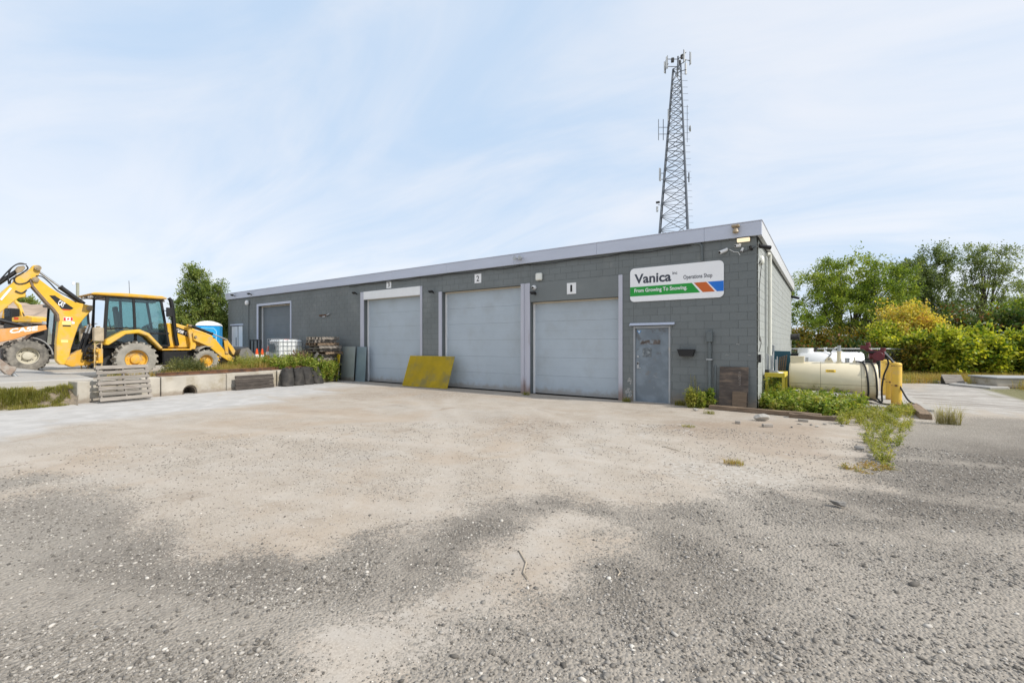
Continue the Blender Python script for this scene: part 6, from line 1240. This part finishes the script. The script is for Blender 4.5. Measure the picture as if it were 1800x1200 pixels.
# rough grass at the foot of the bushes
P = []
for _ in range(12000):
    px, py = rs.uniform(1585, 1900), rs.uniform(664, 674) 
    if 1700 < px < 1760: py = rs.uniform(664, 678)
    if px > 1745: py += (px - 1745) * .26 * rs.uniform(0, 1)
    P.append(G(px, py))
V, F = blades(rs, np.array(P), .38, .006, .35); obj('verge_grass', np_mesh('verge_grass', V, F), L_dry, kind='stuff'); tag(bpy.data.objects['verge_grass'], 'rough dry grass along the foot of the bushes', 'grass')
# ------------------------------------------------------------------ weeds by the tank and the wall
def scatter(poly, n, rng, z=0., dens=None):
    W = np.array(gp(poly)) if not isinstance(poly[0][0], str) else None; lo, hi = W.min(0), W.max(0); out = []
    while len(out) < n:
        q = rng.uniform(lo, hi, (n * 3, 2)); k = sdf(W, q[:, 0], q[:, 1]) > 0; out.extend(q[k].tolist())
    q = np.array(out[:n]); return np.concatenate([q, np.full((n, 1), z)], 1)
C = scatter([(1318, 712), (1345, 700), (1378, 694), (1460, 698), (1500, 714), (1530, 722), (1470, 735), (1400, 728), (1322, 722)], 340, rs)
C = C[(C[:, 0] > .03)]; weed_stuff('weed_patch', C, .42, 75, .085, .15, L_weed, 5, 'thick green weeds growing along the foot of the cream tank', 'weeds', .55)
C = scatter([(1322, 706), (1345, 694), (1375, 690), (1385, 700), (1350, 716)], 90, rs); C = C[(C[:, 0] > .04)]; weed_stuff('weed_patch', C, .75, 95, .085, .14, L_weed, 6, 'taller green weeds under the yellow stand', 'weeds', .55)
C = scatter([(1470, 735), (1530, 722), (1600, 718), (1610, 730), (1560, 748), (1480, 748)], 105, rs); weed_stuff('weed_patch', C, .22, 60, .05, .12, L_weedy, 7, 'feathery yellow green weeds in front of the tank pad', 'weeds', .3)
C = scatter([(1525, 745), (1600, 740), (1600, 770), (1570, 800), (1560, 825), (1530, 815), (1518, 775)], 75, rs); weed_stuff('weed_patch', C, .15, 60, .04, .11, L_weedy, 8, 'straggling yellow weeds creeping onto the gravel', 'weeds', .3)
C = scatter([(1480, 822), (1560, 812), (1570, 828), (1500, 832)], 16, rs); weed_stuff('weed_patch', C, .05, 30, .035, .12, L_dry, 81, 'dry runner weeds at the edge of the gravel', 'weeds', .3)
for k, (px, py, h, mt, lab, nl, lf) in enumerate(((1212, 716, .50, L_weedy, 'yellow flowering weed beside the steel door', 260, .06), (1232, 717, .42, L_weed, 'bushy green weed at the foot of the tall conduit', 420, .07), (1247, 716, .50, L_weed, 'green weed touching the long timber end', 300, .07), (1222, 713, .75, L_pale, 'tall pale seeded weed behind the flowering weed', 70, .03))):
    x, y, z = G(px, py); y = min(y, -.12); rng = np.random.default_rng(k + 90); Cc = rng.normal(0, .06, (5, 3)); Cc[:, 2] = 0; weed_stuff('weed_plant', Cc, h, nl, lf, .14, mt, 91 + k, lab, 'weed', .5, kind='thing', loc=(x, y, 0))
for k, (px, py, h, n, mt, lab) in enumerate(((1640, 728, .42, 260, L_pale, 'tuft of seeded grass beside the short sleeper'), (1102, 706, .14, 160, L_gr, 'small grass tuft at the post left of the steel door'), (1195, 712, .16, 240, L_gr, 'low grass tuft right of the steel door'), (925, 694, .12, 140, L_gr, 'grass tuft at the foot of the double steel post'), (1210, 750, .06, 90, L_gr, 'small grass tuft on bare dirt'), (1290, 815, .07, 160, L_dry, 'dry grass tuft on the pale stones'), (1247, 727, .10, 90, L_gr, 'grass tuft before the long timber'))):
    x, y, z = G(px, py); rng = np.random.default_rng(k + 120); Q = np.clip(rng.normal(0, 1, (n, 3)), -1.6, 1.6) * (.07 if k else .11); Q[:, 2] = 0; Q[:, 1] = np.minimum(Q[:, 1] * .7, -y - .03 if y > -.3 else 9); V, F = blades(rng, Q, h, .0035, .55); o = obj('grass_tuft', np_mesh('grass_tuft', V, F), mt, None, (x, y, 0)); tag(o, lab, 'grass tuft', 'grass tufts')
# grassy bank where the block wall stops
n = 26000; q = rs.uniform((-16.05, -16), (-14.85, -9.15), (n, 2)); hf = fbm(q[:, 0] * 2, q[:, 1] * 2, 41); k = hf > .35; q = q[k]; hf = hf[k]; Z = yard_z(q[:, 0], q[:, 1]); V, F = blades(rs, np.stack([q[:, 0], q[:, 1], Z], 1), (.08 + .55 * (hf - .35)), .005, .85); o = obj('bank_grass', np_mesh('bank_grass', V, F), L_gr, kind='stuff'); tag(o, 'tufted yellow green grass on the bank beside the block wall', 'grass')
# dry grass and weeds on the yard edge, round the backhoe
def edge_pts(n, y0, y1, d0, d1): y = rs.uniform(y0, y1, n); x = wall_x(y) - rs.uniform(d0, d1, n); return np.stack([x, y, yard_z(x, y)], 1)
P = np.concatenate([edge_pts(9500, -5.0, -.9, .65, 2.4), edge_pts(1500, -8.3, -5.2, .62, 1.0), edge_pts(3000, -4.2, -.6, 2., 4.5)]); V, F = blades(rs, P, .36, .007, .35); o = obj('yard_grass', np_mesh('yard_grass', V, F), L_dry, kind='stuff'); tag(o, 'tall dry golden grass behind the block wall', 'grass')
x0 = -17.6
C = np.concatenate([edge_pts(110, -6.4, -5.2, .9, 2.6)]); weed_stuff('weed_patch', C, .72, 110, .07, .22, leafmat('olive weed', [(.06, .085, .03), (.13, .15, .05), (.26, .25, .09)], ns=2.), 10, 'olive weeds growing beside the backhoe wheels', 'weeds', .3)
C = np.concatenate([edge_pts(90, -4.1, -2.8, .8, 2.4)]); weed_stuff('weed_patch', C, .68, 90, .06, .20, L_weedy, 11, 'yellow weeds standing before the loader bucket', 'weeds', .3)
C = edge_pts(150, -3.3, -.7, .30, 1.6); C2 = edge_pts(110, -2.0, -.75, -.34, .3); C2[:, 2] = rs.uniform(.02, .55, 110); weed_stuff('weed_patch', np.concatenate([C, C2]), .52, 95, .085, .20, L_weed, 12, 'bushy green weeds tumbling over the end of the block wall', 'weeds', .5)
C = edge_pts(30, -2.5, -1.1, .4, 1.5); weed_stuff('weed_patch', C, .85, 70, .04, .16, L_pale, 13, 'tall pale seeded weeds rising before the pallet stack', 'weeds', .4)
C = np.array([(wall_x(y) + .12, y, .02) for y in np.linspace(-1.6, -.9, 9)]); weed_stuff('weed_patch', C, .40, 60, .045, .12, L_pale, 14, 'pale seeded weeds at the foot of the zinc sheet', 'weeds', .4)
# ------------------------------------------------------------------ spoil mounds and far woods
R3 = np.random.default_rng(9)
def mound(name, px0, px1, d0, d1, crest, seed, mat):
    """spoil heap rising away from the yard between two sight lines"""
    u = np.linspace(0, 1, 60); v = np.linspace(0, 1, 40); V = []
    for b in v:
        d = d0 + (d1 - d0) * b
        for a in u:
            px = px0 + (px1 - px0) * a; x, y = AT(px, d); e = min(1, 4.5 * min(a + .2, 1 - a)); h = crest * (sm(b * 1.6) if b < .85 else sm((1 - b) / .15)) * sm(e); n = float(fbm(np.array(x * .16), np.array(y * .16), seed, 5)); V.append((x, y, .3 + float(h) * (.62 + .65 * n)))
    ii = np.arange(60 * 40).reshape(40, 60); F = np.stack([ii[:-1, :-1], ii[:-1, 1:], ii[1:, 1:], ii[1:, :-1]], -1).reshape(-1, 4); return obj(name, np_mesh(name, V, F, True), mat, kind='structure')
M_spoil = mk('spoil earth', (.40, .31, .235), .95, var=.22, vs=.5, bump=.8, bs=2.5, dirt=(.30, .235, .18), da=.45, ds=.4)
mound('dirt_mound', -420, 235, 34, 78, 6.9, 3, M_spoil)
P = []; 
for px0, px1, d, pyt, n in ((150, 420, 90, 583, 15000), (-300, 160, 120, 590, 5000)):
    for _ in range(n):
        px = R3.uniform(px0, px1); dd = d + R3.uniform(-4, 6); x, y = AT(px, dd); top_ = ZAT(pyt - 10 * float(fbm(np.array(px * .035), np.array(2.), 5)), dd); P.append((x, y, R3.uniform(0, top_)))
o = obj('distant_woods', leaf_mesh('distant_woods', np.array(P), .75, R3, .4, .8), leafmat('far leaf', [(.06, .09, .04), (.10, .13, .06), (.17, .19, .09)]), kind='stuff'); tag(o, 'low green woods far beyond the machine yard', 'woods')
b = AT(44, 74); tree('background_tree', 'dark green bushy tree behind the dirt mound', (*b, 0), [E_(38, 534, 74, 14, 12, None, b), E_(55, 538, 74, 8, 8, None, b)], L_left, 50, 90, .9, .35, 141, limbs=10)
# ------------------------------------------------------------------ loose crushed stone
def stones():
    bm = bmesh.new(); bmesh.ops.create_icosphere(bm, subdivisions=1, radius=1); B = np.array([v.co[:] for v in bm.verts]); T = np.array([[v.index for v in f.verts] for f in bm.faces]); bm.free()
    rng = np.random.default_rng(2); n = 260000; r = np.exp(rng.uniform(math.log(1.7), math.log(9.5), n)); a = rng.uniform(-.92, .92, n) ; hd = math.atan2(FW[1], FW[0])
    x = CAM[0] + r * np.cos(hd + a); y = CAM[1] + r * np.sin(hd + a); g, ap, pl, cc, gr, br, dk, tr = field(x, y)
    pr = np.clip(g * 1.0 + .22 + pl * .25, 0, 1) * .40 * (1 - ap) * (1 - .75 * tr); k = (rng.uniform(size=n) < pr) & (y < -1.2); x, y, r, g = x[k], y[k], r[k], g[k]; n = len(x)
    s = np.exp(rng.normal(math.log(.0052), .45, n)) * (.6 + .4 * g); s = np.maximum(s, .0011 * r); s = np.clip(s, .003, .017)
    big = rng.uniform(size=n) < .006; s[big] *= 1.7
    S = np.stack([s * rng.uniform(.8, 1.5, n), s * rng.uniform(.7, 1.2, n), s * rng.uniform(.5, .85, n)], 1); th = rng.uniform(0, 2 * PI, n); c_, s_ = np.cos(th), np.sin(th)
    J_ = B[None] * (1 + rng.normal(0, .24, (n, 12, 1))); L = J_ * S[:, None]; X = L[..., 0] * c_[:, None] - L[..., 1] * s_[:, None] + x[:, None]; Y = L[..., 0] * s_[:, None] + L[..., 1] * c_[:, None] + y[:, None]
    z = (fbm(x * .9, y * .9, 5, 3) - .5) * .03 * np.clip((-.8 - y) / 2, 0, 1) * np.clip((x + 14) / 3, 0, 1); Z = L[..., 2] + (z + S[:, 2] * .25)[:, None]
    V = np.stack([X, Y, Z], -1).reshape(-1, 3); F = (T[None] + (np.arange(n) * 12)[:, None, None]).reshape(-1, 3); return V, F
def stonemat():
    m, nt, out = new_mat('crushed stone'); K = nt.links.new; g = nd(nt, 'ShaderNodeNewGeometry'); r = nd(nt, 'ShaderNodeValToRGB'); K(g.outputs['Random Per Island'], r.inputs[0]); e = r.color_ramp.elements
    e[0].color = (.085, .077, .067, 1); e[1].color = (.58, .55, .50, 1)
    for q, c in ((.30, (.19, .175, .155)), (.65, (.27, .25, .222)), (.90, (.36, .335, .30))): n = e.new(q); n.color = (*c, 1)
    p = nd(nt, 'ShaderNodeBsdfPrincipled'); p.inputs['Roughness'].default_value = .85; K(r.outputs[0], p.inputs['Base Color']); K(p.outputs[0], out.inputs[0]); return m
V, F = stones(); o = obj('gravel', np_mesh('gravel', V, F), stonemat(), kind='stuff'); tag(o, 'loose grey crushed stone scattered over the yard', 'gravel')
